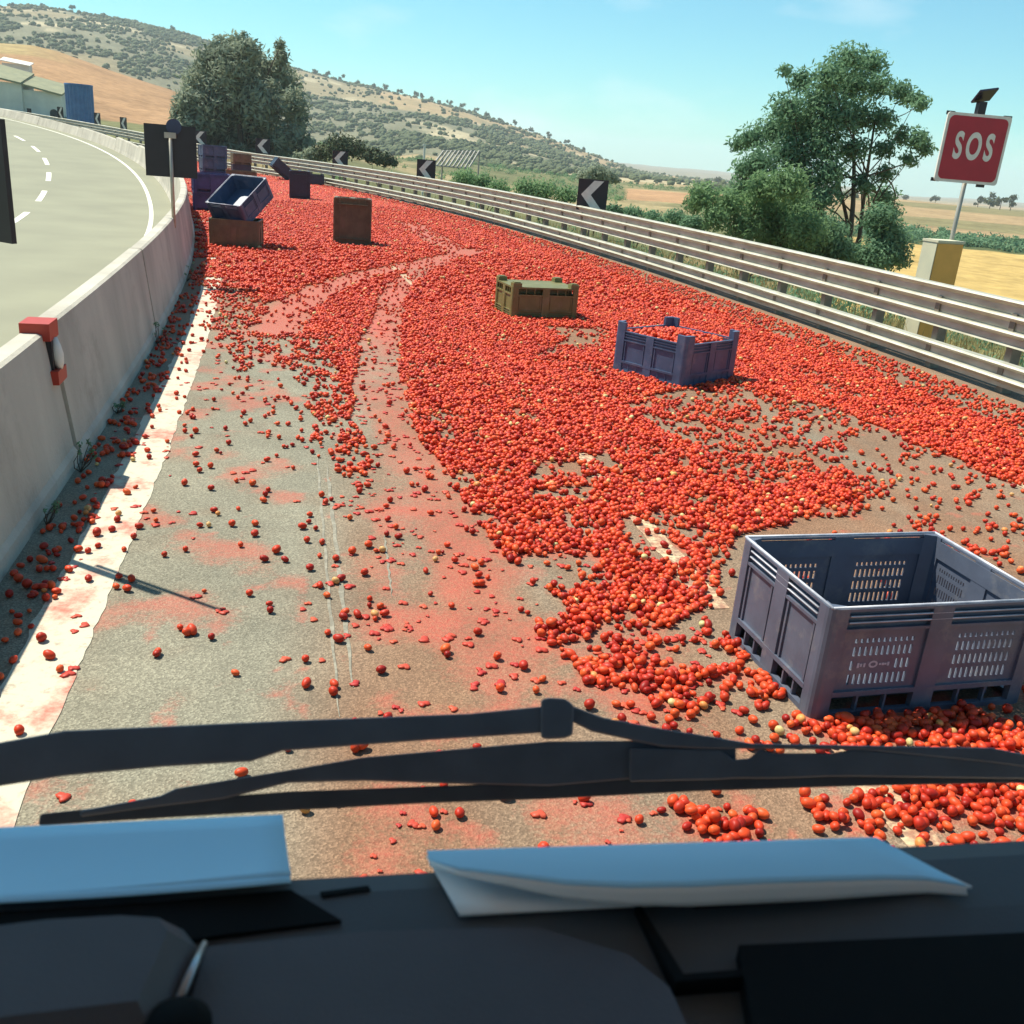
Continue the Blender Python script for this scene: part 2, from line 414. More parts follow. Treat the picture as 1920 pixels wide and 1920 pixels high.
M['scrub'] = pmat('scrub_leaf', (0.125, 0.145, 0.075), (0.075, 0.092, 0.05), scale=0.05, rough=0.9, spec=0.1)
M['bark'] = pmat('bark', (0.10, 0.075, 0.05), (0.055, 0.042, 0.03), scale=5, rough=0.9, bump=0.4, stretch=(1, 1, 0.3))
M['dry'] = pmat('dry_grass_blade', (0.40, 0.31, 0.14), (0.25, 0.21, 0.09), scale=1.2, rough=0.9, transl=0.25, spec=0.1)
M['rib'] = pmat('bleached_timber', (0.42, 0.40, 0.34), (0.3, 0.28, 0.24), scale=4, rough=0.8)
M['plaster'] = pmat('pale_plaster', (0.70, 0.70, 0.60), (0.56, 0.57, 0.5), scale=0.6, rough=0.9)
M['roof'] = pmat('green_grey_roof', (0.26, 0.26, 0.15), (0.19, 0.2, 0.12), scale=0.8, rough=0.85)
M['dark_open'] = pmat('dark_opening', (0.03, 0.035, 0.035), (0.02, 0.024, 0.024), scale=2, rough=0.8)
M['blue_sheet'] = pmat('blue_corrugated_sheet', (0.05, 0.16, 0.36), (0.035, 0.11, 0.27), scale=1.5, rough=0.5)
M['dashplastic'] = pmat('dashboard_plastic', (0.065, 0.078, 0.09), (0.052, 0.062, 0.072), scale=8, rough=0.55, bump=0.05, bscale=300)
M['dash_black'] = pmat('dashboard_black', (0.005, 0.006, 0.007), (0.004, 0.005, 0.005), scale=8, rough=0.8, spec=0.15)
M['dash_grey'] = pmat('dashboard_grey', (0.085, 0.085, 0.098), (0.07, 0.07, 0.08), scale=8, rough=0.6, bump=0.05, bscale=300)
M['chrome'] = pmat('satin_trim', (0.55, 0.56, 0.58), (0.45, 0.46, 0.48), scale=10, rough=0.3, metal=0.8)
M['wiper'] = pmat('wiper_black', (0.15, 0.20, 0.26), (0.11, 0.15, 0.20), scale=15, rough=0.4)
M['rubber'] = pmat('wiper_rubber', (0.09, 0.12, 0.15), (0.065, 0.085, 0.11), scale=15, rough=0.7)
M['paper'] = pmat('white_paper', (0.90, 0.91, 0.90), (0.86, 0.87, 0.86), scale=3, rough=0.85, spec=0.2)
M['paper_blue'] = pmat('blue_card_and_skylit_paper', (0.42, 0.76, 0.97), (0.39, 0.72, 0.93), scale=3, rough=0.75, spec=0.25)  # blue card of the folder, also the painted skylight tint on the booklet
M['cab'] = pmat('cab_lining', (0.62, 0.62, 0.62), (0.55, 0.55, 0.55), scale=4, rough=0.9)

# ------------------------------------------------------------------ terrain: one sheet to the horizon
def layer(pts, D):
    az = []; z = []
    for px, py in pts:
        d = ray(px, py); az.append(math.atan2(d[0], d[1])); z.append(EYE + D * d[2] / math.hypot(d[0], d[1]))
    return np.array(az), np.array(z)
D_A, D_B, D_C = 330.0, 1250.0, 4200.0
azA, zA = layer([(-250, 60), (0, 82), (60, 86), (110, 98), (210, 134), (320, 168), (420, 212), (560, 262), (700, 292), (900, 318), (1150, 352), (1290, 362), (1500, 372), (1920, 405), (2300, 440)], D_A)
azB, zB = layer([(-300, -8), (0, 12), (60, 14), (120, 20), (180, 31), (300, 56), (370, 74), (470, 106), (560, 136), (650, 160), (700, 166), (780, 182), (860, 202), (960, 236), (1060, 274), (1140, 303), (1200, 322), (1300, 340), (1500, 360), (1700, 378), (1920, 396), (2300, 430)], D_B)
azC, zC = layer([(-300, 150), (900, 270), (1100, 300), (1200, 309), (1300, 317), (1420, 330), (1600, 352), (1700, 368), (1800, 372), (1920, 381), (2300, 412)], D_C)
def terrain_raw(X, Y):
    r = np.hypot(X, Y); az = np.arctan2(X, Y)
    right = np.clip((az + 0.30) / 0.28, 0, 1); right = right * right * (3 - 2 * right)
    z60 = -0.6 - 2.2 * right
    z150 = 1.0 * (1 - right) - 4.8 * right
    a = np.interp(az, azA, zA); b = np.interp(az, azB, zB); c = np.interp(az, azC, zC)
    left = np.clip((-0.12 - az) / 0.14, 0, 1)
    z480 = a - 14 * left - 1.0
    nodes = [(0, z60 * 0 - 0.6), (60, z60), (150, z150), (D_A, a), (480, z480), (D_B, b), (1700, b * 0.55 - 12), (D_C, c), (7000, c - 60)]
    z = np.zeros_like(r)
    for (r0, h0), (r1, h1) in zip(nodes[:-1], nodes[1:]):
        t = np.clip((r - r0) / (r1 - r0), 0, 1)
        t = t * t * (3 - 2 * t) * 0.6 + t * 0.4
        sel = (r >= r0) & (r < r1)
        z = np.where(sel, h0 + (h1 - h0) * t, z)
    z = np.where(r >= 7000, c - 60, z)
    amp = np.clip((r - 60) / 200, 0, 1) * np.clip(r, 0, 1300) * 0.0045
    z = z + (vnoise(X, Y, 1 / 130.0, 3, 4) - 0.5) * 2 * amp
    return z
def terrain_z(X, Y):
    X = np.asarray(X, float); Y = np.asarray(Y, float); sh = X.shape
    Xf, Yf = X.ravel(), Y.ravel()
    z = terrain_raw(Xf, Yf)
    r = np.hypot(Xf, Yf)
    near = r < 260
    if near.any():
        S, L = to_road(Xf[near], Yf[near])
        out = np.maximum(np.maximum(L - (LAT_RAIL + 1.0), -13.5 - L), 0)
        out = np.where((S > 255) | (S < -9.5), np.maximum(out, np.hypot(L, 0) * 0), out)
        w = np.clip(out / 22.0, 0, 1); w = w * w * (3 - 2 * w)
        flat = -0.16 - np.clip(out, 0, 3) * 0.12 + road_z(S, L)
        zz = flat * (1 - w) + z[near] * w + (vnoise(Xf[near], Yf[near], 0.35, 9, 3) - 0.5) * 0.5 * np.clip(out / 4, 0, 1)
        z[near] = zz
    return z.reshape(sh)
naz, azs = 420, np.concatenate([np.linspace(-math.pi, -0.62, 50, endpoint=False), np.linspace(-0.62, 0.62, 320), np.linspace(0.62, math.pi, 51)[1:]])
naz = len(azs)
rs = np.concatenate([np.linspace(0.5, 140, 150), np.geomspace(141.5, 6100, 185)])
A, Rr = np.meshgrid(azs, rs, indexing='ij')
TX, TY = np.sin(A) * Rr, np.cos(A) * Rr
TZ = terrain_z(TX, TY)
ground_me = grid_mesh('ground', np.stack([TX, TY, TZ], -1).reshape(-1, 3), naz, len(rs), M['terrain'])
def mixc(c, d, w): return c * (1 - w[..., None]) + np.array(d) * w[..., None]
tpx, tpy, _w = project(TX, TY, TZ)
n1 = vnoise(TX, TY, 1 / 45.0, 21, 4); n2 = vnoise(TX, TY, 1 / 160.0, 22, 4); n3 = vnoise(TX, TY, 1 / 12.0, 23, 3)
pxh = 960 + F_PX * np.tan(np.clip(A, -1.2, 1.2)) * 1.0
tone = np.zeros(TX.shape + (3,)) + np.array((0.30, 0.235, 0.115))
tone = mixc(tone, (0.14, 0.15, 0.06), np.clip((n3 - 0.45) * 5, 0, 1) * (Rr < 160))
rightside = np.clip((A - 0.26) / 0.03, 0, 1)
tone = mixc(tone, (0.52, 0.36, 0.13), rightside * (Rr > 26) * (Rr < 148))
tone = mixc(tone, (0.10, 0.12, 0.05), rightside * (Rr > 148) * (Rr < 185))
stripes = (np.sin(Rr / 38.0 + n2 * 7) > 0.55)
tone = mixc(tone, (0.40, 0.28, 0.15), rightside * (Rr >= 185) * (Rr < 2600))
tone = mixc(tone, (0.20, 0.19, 0.09), rightside * (Rr >= 210) * (Rr < 2600) * stripes * 0.8)
mid = (A > -0.24) & (A <= 0.27)
tone = mixc(tone, (0.15, 0.16, 0.07), mid * (Rr > 40) * (Rr < 460) * 0.85)
tone = mixc(tone, (0.34, 0.27, 0.14), mid * (Rr > 90) * (Rr < 460) * np.clip((n1 - 0.52) * 9, 0, 1))
tone = mixc(tone, (0.46, 0.27, 0.14), ((A > 0.085) & (A < 0.25) & (Rr > 190 + 60 * n1) & (Rr < 330)) * 1.0)
lft = (A < -0.2)
tone = mixc(tone, (0.42, 0.25, 0.13), lft * (Rr > 170) * (Rr < 400) * np.clip((-A - 0.2) / 0.06, 0, 1))
tone = mixc(tone, (0.42, 0.33, 0.15), lft * (Rr > 270) * (Rr < 400) * np.clip((-A - 0.42) / 0.05, 0, 1) * 0.8)
tone = mixc(tone, (0.20, 0.20, 0.09), lft * (Rr > 110) * (Rr < 175))
far = (Rr >= 440) & (Rr < 2200) & (A < 0.26)
tone = mixc(tone, (0.21, 0.20, 0.125), far * 1.0)
tone = mixc(tone, (0.40, 0.30, 0.16), far * np.clip((n2 - 0.50) * 12, 0, 1) * (0.55 + 0.45 * (A > -0.15)))
tone = mixc(tone, (0.44, 0.31, 0.17), far * (A > -0.16) * (Rr > 950) * np.clip((n1 - 0.36) * 9, 0, 1))
tone = mixc(tone, (0.50, 0.42, 0.26), far * np.clip((n1 - 0.66) * 14, 0, 1))
farther = (Rr >= 2200)
tone = mixc(tone, (0.26, 0.22, 0.14), farther * 1.0)
tone = tone * 0.78
set_attr(ground_me, 'tone', 'FLOAT_COLOR', np.concatenate([tone, np.ones(TX.shape + (1,))], -1).reshape(-1, 4))
ground = link('ground', ground_me); tag(ground, kind='structure')

# ------------------------------------------------------------------ carriageways
def strip(name, lat0, lat1, s0, s1, z, mat, parent=None, step=0.5, nlat=2, jit=0.0):
    ss = np.arange(s0, s1 + 1e-6, step) if s1 - s0 > step else np.array([s0, s1])
    la = np.linspace(lat0, lat1, nlat)
    S, L = np.meshgrid(ss, la, indexing='ij')
    if jit:
        L = L + (vnoise(S * 0 + L * 90, S, 5.0, 71, 3) - 0.5) * 2 * jit + rng.uniform(-0.3, 0.3, L.shape) * jit
    X, Y = road(S, L)
    me = grid_mesh(name, np.stack([X, Y, z + road_z(S, L)], -1).reshape(-1, 3), len(ss), nlat, mat)
    me.flip_normals()
    return link(name, me, None, parent)

# masks, traced as ground areas
TRACK1 = [(840, 492), (790, 508), (752, 532), (735, 560), (712, 640), (708, 720), (722, 800), (770, 890), (830, 980), (870, 1060), (900, 1150), (930, 1250)]
TRACK2 = [(520, 620), (545, 580), (600, 545), (690, 515), (800, 492), (900, 470)]
TRACK3 = [(860, 475), (800, 440), (770, 420)]
tr1 = np.array([gnd(*p)[:2] for p in TRACK1]); tr2 = np.array([gnd(*p)[:2] for p in TRACK2]); tr3 = np.array([gnd(*p)[:2] for p in TRACK3])
ZONES = [
    # image-traced outlines of ground areas (converted through the ground plane), density of whole tomatoes
    ([(-400, 1600), (-400, 300), (2400, 200), (2400, 1700)], 0.026),
    ([(372, 440), (330, 300), (520, 250), (2300, 560), (2300, 1000), (1920, 905), (1700, 830), (1560, 760), (1400, 735), (1210, 745), (1230, 800), (1330, 850), (1620, 905), (1600, 950), (1480, 985), (1360, 1000), (1340, 1150), (1290, 1170), (1160, 1190), (1080, 1185), (1010, 1120), (930, 1070), (880, 970), (800, 870), (740, 830), (640, 820), (580, 745), (540, 700), (520, 640), (470, 590), (410, 560), (384, 520)], 0.86),
    ([(384, 505), (420, 520), (530, 580), (510, 650), (480, 700), (400, 640), (392, 560)], 0.28),
    ([(460, 700), (560, 690), (680, 830), (740, 960), (740, 1180), (600, 1150), (560, 960), (480, 800)], 0.045),
    ([(520, 640), (560, 600), (620, 700), (690, 840), (730, 900), (640, 900), (560, 760)], 0.40),
    ([(930, 1060), (1010, 1030), (1110, 1040), (1130, 1100), (1060, 1120), (980, 1105)], 0.22),
    ([(1010, 860), (1120, 840), (1180, 900), (1110, 950), (1020, 930)], 0.50),
    ([(1170, 975), (1250, 970), (1290, 1040), (1230, 1070), (1180, 1040)], 0.25),
    ([(1200, 745), (1400, 735), (1560, 760), (1660, 820), (1700, 880), (1600, 905), (1480, 870), (1330, 850), (1230, 800)], 0.30),
    ([(1560, 760), (1700, 830), (1920, 905), (2200, 990), (2200, 1250), (1860, 1060), (1700, 1000), (1600, 950), (1610, 900)], 0.125),
    ([(1860, 1010), (2100, 1020), (2100, 1150), (1900, 1080)], 0.35),
    ([(1690, 975), (1760, 975), (1800, 1005), (1870, 1040), (1800, 1045), (1700, 1005)], 0.55),
    ([(1030, 612), (1130, 615), (1140, 645), (1060, 650)], 0.10),
    ([(940, 1180), (1040, 1165), (1200, 1200), (1380, 1195), (1480, 1290), (1500, 1310), (1380, 1310), (1220, 1295), (1080, 1270), (1060, 1215), (1000, 1200)], 0.72),
    ([(1220, 1185), (1330, 1180), (1360, 1230), (1290, 1240), (1220, 1215)], 0.25),
    ([(1120, 1300), (1300, 1300), (1500, 1330), (1520, 1400), (1200, 1400), (1130, 1350)], 0.36),
    ([(1460, 1330), (1560, 1335), (2100, 1290), (2100, 1470), (1700, 1420), (1400, 1400), (1420, 1360)], 0.90),
    ([(1490, 1480), (1560, 1460), (2000, 1430), (2000, 1640), (1700, 1640), (1640, 1590), (1600, 1540), (1520, 1530)], 0.80),
    ([(1290, 1480), (1440, 1480), (1460, 1530), (1450, 1580), (1330, 1590), (1300, 1540), (1240, 1560), (1220, 1520)], 0.55),
    ([(1100, 1400), (1500, 1400), (1560, 1470), (1280, 1490)], 0.10),
]
GZ = [([tuple(gnd(max(-400, x), max(y, 262))[:2]) for x, y in poly], d) for poly, d in ZONES]
def tomato_density(X, Y):
    wob = np.clip(np.hypot(X, Y) / 10.0, 0.6, 3.0)
    dx = (vnoise(X, Y, 1.7, 31, 3) - 0.5) * 0.55 * wob; dy = (vnoise(X, Y, 1.5, 37, 3) - 0.5) * 0.8 * wob
    px, py, _ = project(X + dx, Y + dy, 0.0)
    D = np.zeros(X.shape)
    for (poly, d) in ZONES:
        D = np.where(inpoly(px, py, poly), d, D)
    clump = vnoise(X, Y, 2.6, 41, 3)
    fine = vnoise(X, Y, 6.0, 43, 2)
    nearhole = np.clip((clump - 0.28) * 6, 0.38, 1.0)
    D = np.where(D > 0.6, D * np.where(np.hypot(X, Y) < 14, nearhole, np.clip(nearhole, 0.72, 1)), D * np.clip((fine - 0.3) * 3.5, 0.15, 2.2))
    S, L = to_road(X, Y)
    # wheel tracks
    d1 = polydist(X, Y, tr1); wt = np.clip(0.27 - (Y - 9) * 0.006, 0.2, 0.27); D = np.where(d1 < wt + 0.22 * (clump - 0.5), np.where(Y > 15, 0.08, 0.03), D)
    d2 = polydist(X, Y, tr2); D = np.where(d2 < 0.34 + 0.3 * (clump - 0.5), D * 0.08, D)
    d3 = polydist(X, Y, tr3); D = np.where(d3 < 0.5, D * 0.12, D)
    # strip of dirt at the foot of the guardrail, strip along the barrier
    D = np.where(L > LAT_RAIL - 1.2, D * 0.32, D)
    D = np.where((L < -0.12) & (S < 16), 0.16 * np.clip((fine - 0.3) * 4, 0.2, 2), D)
    D = np.where((L >= -0.12) & (L < 0.16) & (S < 13), np.minimum(np.maximum(D, 0.03), 0.11), D)
    D = np.where((L > LAT_RAIL - 0.25) | (L < -0.42), 0, D)
    D = np.where(S > 70 + 8 * clump, 0, D)
    return D, S, L
# carriageway sheet with juice and pulp marks
ss = np.concatenate([np.arange(-9, 2, 0.5), np.arange(2, 15, 0.06), np.arange(15, 30, 0.15), np.arange(30, 80, 0.5), np.arange(80, 256, 1.0)])
la = np.arange(-0.60, LAT_RAIL + 1.01, 0.065)
S, L = np.meshgrid(ss, la, indexing='ij')
RX, RY = road(S, L)
road_me = grid_mesh('carriageway', np.stack([RX, RY, road_z(S, np.zeros_like(L))], -1).reshape(-1, 3), len(ss), len(la), M['road'])
road_me.flip_normals()
X, Y = RX.ravel(), RY.ravel()
dens, Sf, Lf = tomato_density(X, Y)
px, py, _w = project(X, Y, 0.0)
pulp = np.clip(dens * 1.05, 0, 0.85) * np.where(dens > 0.5, 1, 0.7)
along = vnoise(Sf * 0.35, Lf * 2.2, 1.0, 51, 4); blot = vnoise(X, Y, 2.3, 53, 4); blot2 = vnoise(X, Y, 5.5, 57, 3)
d1 = polydist(X, Y, tr1); d2 = polydist(X, Y, tr2); d3 = polydist(X, Y, tr3)
pulp = np.maximum(pulp, np.clip(1.5 - d1 / 0.30, 0, 1) * (0.52 + 0.22 * np.clip((Y - 9) / 4, 0, 1) + 0.8 * (along - 0.5) + 0.5 * (blot2 - 0.5)))
pulp = np.maximum(pulp, np.clip(1.5 - d2 / 0.4, 0, 1) * 0.8); pulp = np.maximum(pulp, np.clip(1.5 - d3 / 0.6, 0, 1) * 0.8)
lane = np.clip((X - (-0.9 - (Y - 4) * 0.16)) / 0.35, 0, 1) * np.clip((1.2 - X) / 0.4, 0, 1) * (Y < 8.5)
pulp = np.maximum(pulp, lane * np.clip((blot - 0.38) * 2.0 + (blot2 - 0.5) * 0.8, 0, 0.72))
pulp = np.maximum(pulp, (Lf > 0) * (Lf < 1.25) * np.clip((blot - 0.46) * 2.2 + (blot2 - 0.5) * 0.8, 0, 0.6) * (Sf < 16))
pulp = np.maximum(pulp, np.clip((blot2 - 0.68) * 4.5, 0, 0.6) * (Sf < 18))
pulp = np.where(Sf > 78, 0, pulp)
pulp = np.where((Lf > LAT_RAIL - 1.2), pulp * 0.55, pulp)
juice = np.clip((X - (-1.15 - (Y - 4) * 0.14)) / 0.5, 0, 1) * np.clip(0.75 + (along - 0.5) * 1.2, 0, 1)
juice = np.maximum(juice, np.clip((Sf - 11) / 4, 0, 1) * 0.8); juice = np.where(Sf > 76, 0, juice)
juice = np.maximum(juice, 0.25 * np.clip((blot - 0.45) * 5, 0, 1))
set_attr(road_me, 'pulp', 'FLOAT', pulp); set_attr(road_me, 'juice', 'FLOAT', np.clip(juice, 0, 1))
road_ob = tag(link('carriageway', road_me), kind='structure')
edge = strip('edge_line', -0.16, 0.15, 1.0, 250, 0.004, M['line'], road_ob, step=0.08, jit=0.022)
strip('edge_line', LAT_RIGHT - 0.08, LAT_RIGHT + 0.08, 1.0, 250, 0.004, M['dash_paint'], road_ob)
for s0 in (-1.0, 4.6, 17.0, 29.0, 41.0, 53.0):
    strip('lane_dash', LAT_DASH - 0.08, LAT_DASH + 0.08, s0, s0 + 4.2, 0.004, M['dash_paint'], road_ob, step=0.08, jit=0.02)
for a, b, w in (((594, 850), (636, 1345), 0.012), ((612, 870), (662, 1290), 0.017), ((720, 1000), (735, 1120), 0.008)):
    A_, B_ = gnd(*a), gnd(*b); t = (B_ - A_)[:2]; t = t / np.linalg.norm(t); nn = np.array([-t[1], t[0]]) * w
    k = 40; V = []
    for i in range(k):
        q = A_[:2] + (B_ - A_)[:2] * i / (k - 1) + nn / w * 0.004 * math.sin(i * 1.3)
        m_ = min(1.0, 0.15 + 1.6 * math.sin(math.pi * i / (k - 1))) * rng.uniform(0.6, 1.0)
        V += [(q[0] - nn[0] * m_, q[1] - nn[1] * m_, 0.004), (q[0] + nn[0] * m_, q[1] + nn[1] * m_, 0.004)]
    me = grid_mesh('scrape_mark', np.array(V), k, 2, M['scar']); link('scrape_mark', me, None, road_ob)

opp = tag(strip('opposite_carriageway', -13.2, -0.8, -9, 255, 0.002, M['opp_road'], step=1.0, nlat=4), kind='structure')
strip('edge_line', -1.58, -1.47, -9, 250, 0.007, M['white_paint'], opp)
strip('edge_line', -9.4, -9.2, -9, 250, 0.007, M['white_paint'], opp)
s0 = 8.0
while s0 < 200:
    strip('lane_dash', -4.69, -4.53, s0, s0 + 3.0, 0.007, M['white_paint'], opp, step=0.5); s0 += 6.0
strip('gravel_verge', -14.5, -12.9, -9, 250, 0.03, M['opp_road'], opp, step=1.0)

# ------------------------------------------------------------------ swept profiles
def sweep(mb, prof, s0, s1, step, closed=True, mi=0):
    k = max(2, int(math.ceil((s1 - s0) / step)) + 1)
    ss = np.linspace(s0, s1, k); n = len(prof); v = []; f = []
    for s in ss:
        for (l, z) in prof:
            x, y = road(s, l); v.append((float(x), float(y), z + float(road_z(s, l))))
    m = n if closed else n - 1
    for i in range(k - 1):
        for j in range(m):
            f.append((i * n + j, i * n + (j + 1) % n, (i + 1) * n + (j + 1) % n, (i + 1) * n + j))
    if closed: f.append(tuple(range(n))[::-1]); f.append(tuple((k - 1) * n + j for j in range(n)))
    return mb.add(v, f, None, mi)
# concrete barrier between the carriageways
bx, by = road(10.0, -0.8)
barrier = tag(empty('concrete_barrier'), 'weathered grey concrete barrier wall along the white edge line', 'barrier')
joints = [-8.0, -2.9, 2.2, 7.32, 12.4, 17.5, 22.6, 27.7, 33, 38, 43, 48] + list(range(54, 250, 8))
for i, (a, b) in enumerate(zip(joints[:-1], joints[1:])):
    top = (1.07 if a > 7 else 1.03) - 0.62 * min(1.0, max(0.0, (a - 26.0) / 30.0))
    sh = 0.0 if a > 7 else -0.03
    j = random.uniform(-0.008, 0.008)
    prof = [(-0.43 + sh + j, -0.02), (-0.44 + sh + j, 0.10), (-0.465 + sh + j, 0.14), (-0.575 + sh + j, top - 0.015), (-0.603 + sh + j, top),
            (-0.715 + sh + j, top), (-0.73 + sh + j, top - 0.02), (-0.84 + sh + j, 0.14), (-0.90 + sh + j, -0.02)]
    o = sweep(MB(), prof, a + 0.012, b - 0.012, 1.0).build('barrier_segment', M['concrete'], barrier)
# joint bracket with red and white reflector
xq, yq = road(7.27, -0.60); th = road_heading(7.4)
br = tag(empty('joint_reflector', (float(xq), float(yq), 0.0), th), 'red and white reflector bracket bolted over the barrier joint', 'reflector')
MB().box(-0.15, 0.05, -0.15, 0.12, 0.975, 1.10).build('red_plate', M['reflred'], br)
MB().box(-0.02, 0.085, -0.15, 0.12, 0.655, 0.755).build('red_plate', M['reflred'], br)
mbx = MB(); mbx.tube([(0.07, -0.02, 0.75), (0.068, -0.02, 0.79), (0.06, -0.02, 0.86), (0.055, -0.02, 0.92), (0.05, -0.02, 0.98)], [0.02, 0.034, 0.045, 0.036, 0.02], 12)
mbx.build('white_lens', M['signwhite'], br, True)
MB().box(-0.02, 0.045, -0.10, 0.07, 0.7551, 0.9749).build('back_plate', M['black'], br)

# guardrail on the outer side
rail = tag(empty('guardrail'), 'three wave steel guardrail along the outer edge of the road', 'guardrail')
def thrie(l0):
    p = []
    for i in range(3):
        z = 1.23 - i * 0.20
        p += [(l0 + 0.095, z), (l0 + 0.022, z - 0.010), (l0, z - 0.034), (l0 + 0.022, z - 0.058), (l0 + 0.088, z - 0.095), (l0 + 0.088, z - 0.178)]
    p += [(l0 + 0.03, 0.628)]
    back = [(l + 0.012, z - 0.003) for l, z in p][::-1]
    return p + back
def lower(l0):
    p = [(l0 + 0.12, 0.42), (l0 + 0.022, 0.408), (l0, 0.385), (l0 + 0.022, 0.362), (l0 + 0.09, 0.33), (l0 + 0.09, 0.245), (l0 + 0.015, 0.228), (l0 - 0.008, 0.205), (l0 + 0.015, 0.18), (l0 + 0.09, 0.15), (l0 + 0.09, 0.09)]
    return p + [(l + 0.012, z - 0.002) for l, z in p][::-1]
k = 0; s0 = 1.0
while s0 < 235:
    s1 = s0 + (4.0 if s0 < 90 else 8.0)
    jl = random.uniform(-0.006, 0.006)
    sweep(MB(), [(l + jl, z) for l, z in thrie(LAT_RAIL)], s0, s1 + 0.08, 1.0).build('rail_beam', M['steel'], rail)
    sweep(MB(), [(l - jl, z) for l, z in lower(LAT_RAIL - 0.02)], s0, s1 + 0.06, 1.0).build('lower_rail', M['steel'], rail)
    s0 = s1
pm = MB()
pm.box(0.12, 0.17, -0.06, 0.06, -0.5, 1.17); pm.box(0.17, 0.27, -0.06, -0.052, -0.5, 1.17); pm.box(0.17, 0.27, 0.052, 0.06, -0.5, 1.17)
pm.box(0.06, 0.12, -0.05, 0.05, 0.75, 1.05); pm.box(0.06, 0.12, -0.05, 0.05, 0.15, 0.36)
p0 = pm.build('post', M['post'], rail)
s0 = 1.6; first = True
while s0 < 200:
    o = p0 if first else p0.copy()
    if not first: col.objects.link(o); o.parent = rail
    first = False
    x, y = road(s0, LAT_RAIL); o.location = (float(x), float(y), float(road_z(s0, 10))); o.rotation_euler = (0, 0, road_heading(s0))
    s0 += 1.5 if s0 < 100 else 4.0

# ------------------------------------------------------------------ signs
def chevron_sign(x, y, z0, yaw, size, back, label, pole_z0, group=None, lean=0.0, cap=False, cat='road sign', depth=0.03, pole_dx=0.0):
    """board faces local -y; yaw turns it"""
    r = tag(empty('chevron_sign', (x, y, 0), yaw), label, cat, group)
    h = size / 2
    b = MB().box(-h, h, 0.0, depth, z0, z0 + size).build('board', M['black'], r)
    w = size * 0.21; cx = -size * 0.38; mid = z0 + size / 2; tip = size * 0.46
    pts = [(cx, mid), (cx + size * 0.40, mid + tip), (cx + size * 0.40 + w * 1.55, mid + tip), (cx + w * 1.55, mid), (cx + size * 0.40 + w * 1.55, mid - tip), (cx + size * 0.40, mid - tip)]
    v = [(p, -0.004, q) for p, q in pts]
    MB().add(v, [(0, 3, 2, 1), (0, 5, 4, 3)]).build('chevron_mark', M['signwhite'], b)
    py = depth + 0.03 if not back else depth + 0.035
    MB().tube([(pole_dx, py, pole_z0), (pole_dx, py, z0 + size * 0.86)], 0.03 if size > 0.5 else 0.02, 10).build('pole', M['pole'], r, True)
    if cap:
        c = MB(); c.tube([(-0.06, -0.02, z0 + size - 0.02), (-0.06, 0.05, z0 + size - 0.02)], 0.12, 20)
        c.build('round_plate', M['blueback'], r)
        MB().box(-0.09, 0.09, depth + 0.0, depth + 0.07, z0 + size * 0.75, z0 + size * 0.86).build('bracket', M['pole'], r)
    return r
CH = [(1113, 366, 0.88, 'chevron board beyond the guardrail with a bare bush just above it'),
      (800, 318, 0.84, 'chevron board beyond the guardrail in front of pale leaning timber ribs'),
      (638, 298, 0.84, 'chevron board on the guardrail beside green scrub right of the conifer'),
      (493, 274, 0.9, 'chevron board in front of the dark conifer over a leaning dark bin'),
      (375, 258, 0.9, 'chevron board at the conifer foot beside the black sign back')]
for px, py, size, lab in CH:
    best = None
    for s in np.arange(12, 140, 0.25):
        x, y = road(s, LAT_RAIL + 0.42); u, v, w = project(x, y, 1.55)
        if best is None or abs(u - px) < best[0]: best = (abs(u - px), s, float(x), float(y))
    _, s, x, y = best
    zc = at_y(px, py, y)[2]
    yaw = math.atan2(-x, y) * 0.85 + road_heading(s) * 0.15
    chevron_sign(x, y, max(zc - size / 2, 0.95), yaw, size, False, lab, -0.4)
for s in (99, 106, 113):
    pass
for px, lab in ((232, 'small dark chevron board seen near edge-on, right one on the far bend'), (183, 'small dark chevron board seen near edge-on, beside the blue tank'), (118, 'small dark chevron board before the pale farm building')):
    best = None
    for s in np.arange(60, 200, 0.25):
        x, y = road(s, LAT_RAIL + 0.42); u, v, w = project(x, y, 1.4)
        if best is None or abs(u - px) < best[0]: best = (abs(u - px), s, float(x), float(y))
    _, s, x, y = best
    chevron_sign(x, y, 1.15 + float(road_z(s, 10)), road_heading(s) + 0.5, 0.9, False, lab, -0.4)
# chevron boards for the other direction, on the median barrier, seen from behind (board faces away)
best = None
_q = road(17.3, -0.655); xa, ya = float(_q[0]) + 0.02, float(_q[1]) - 0.01
chevron_sign(xa + 0.06, ya + 0.03, 1.70, math.pi + 0.30, 0.80, True, 'black sign back with round dark plate on a pole over the barrier', 0.9, cap=True)
_q = road(5.9, -0.655); xb, yb = float(_q[0]) + 0.9 * 0.10, float(_q[1]) - 0.44 * 0.10
chevron_sign(xb, yb, 1.82, math.pi + math.atan2(-0.44, 0.9), 0.64, True, 'black sign back standing on the barrier before its reflector joint', 1.0, pole_dx=0.10)

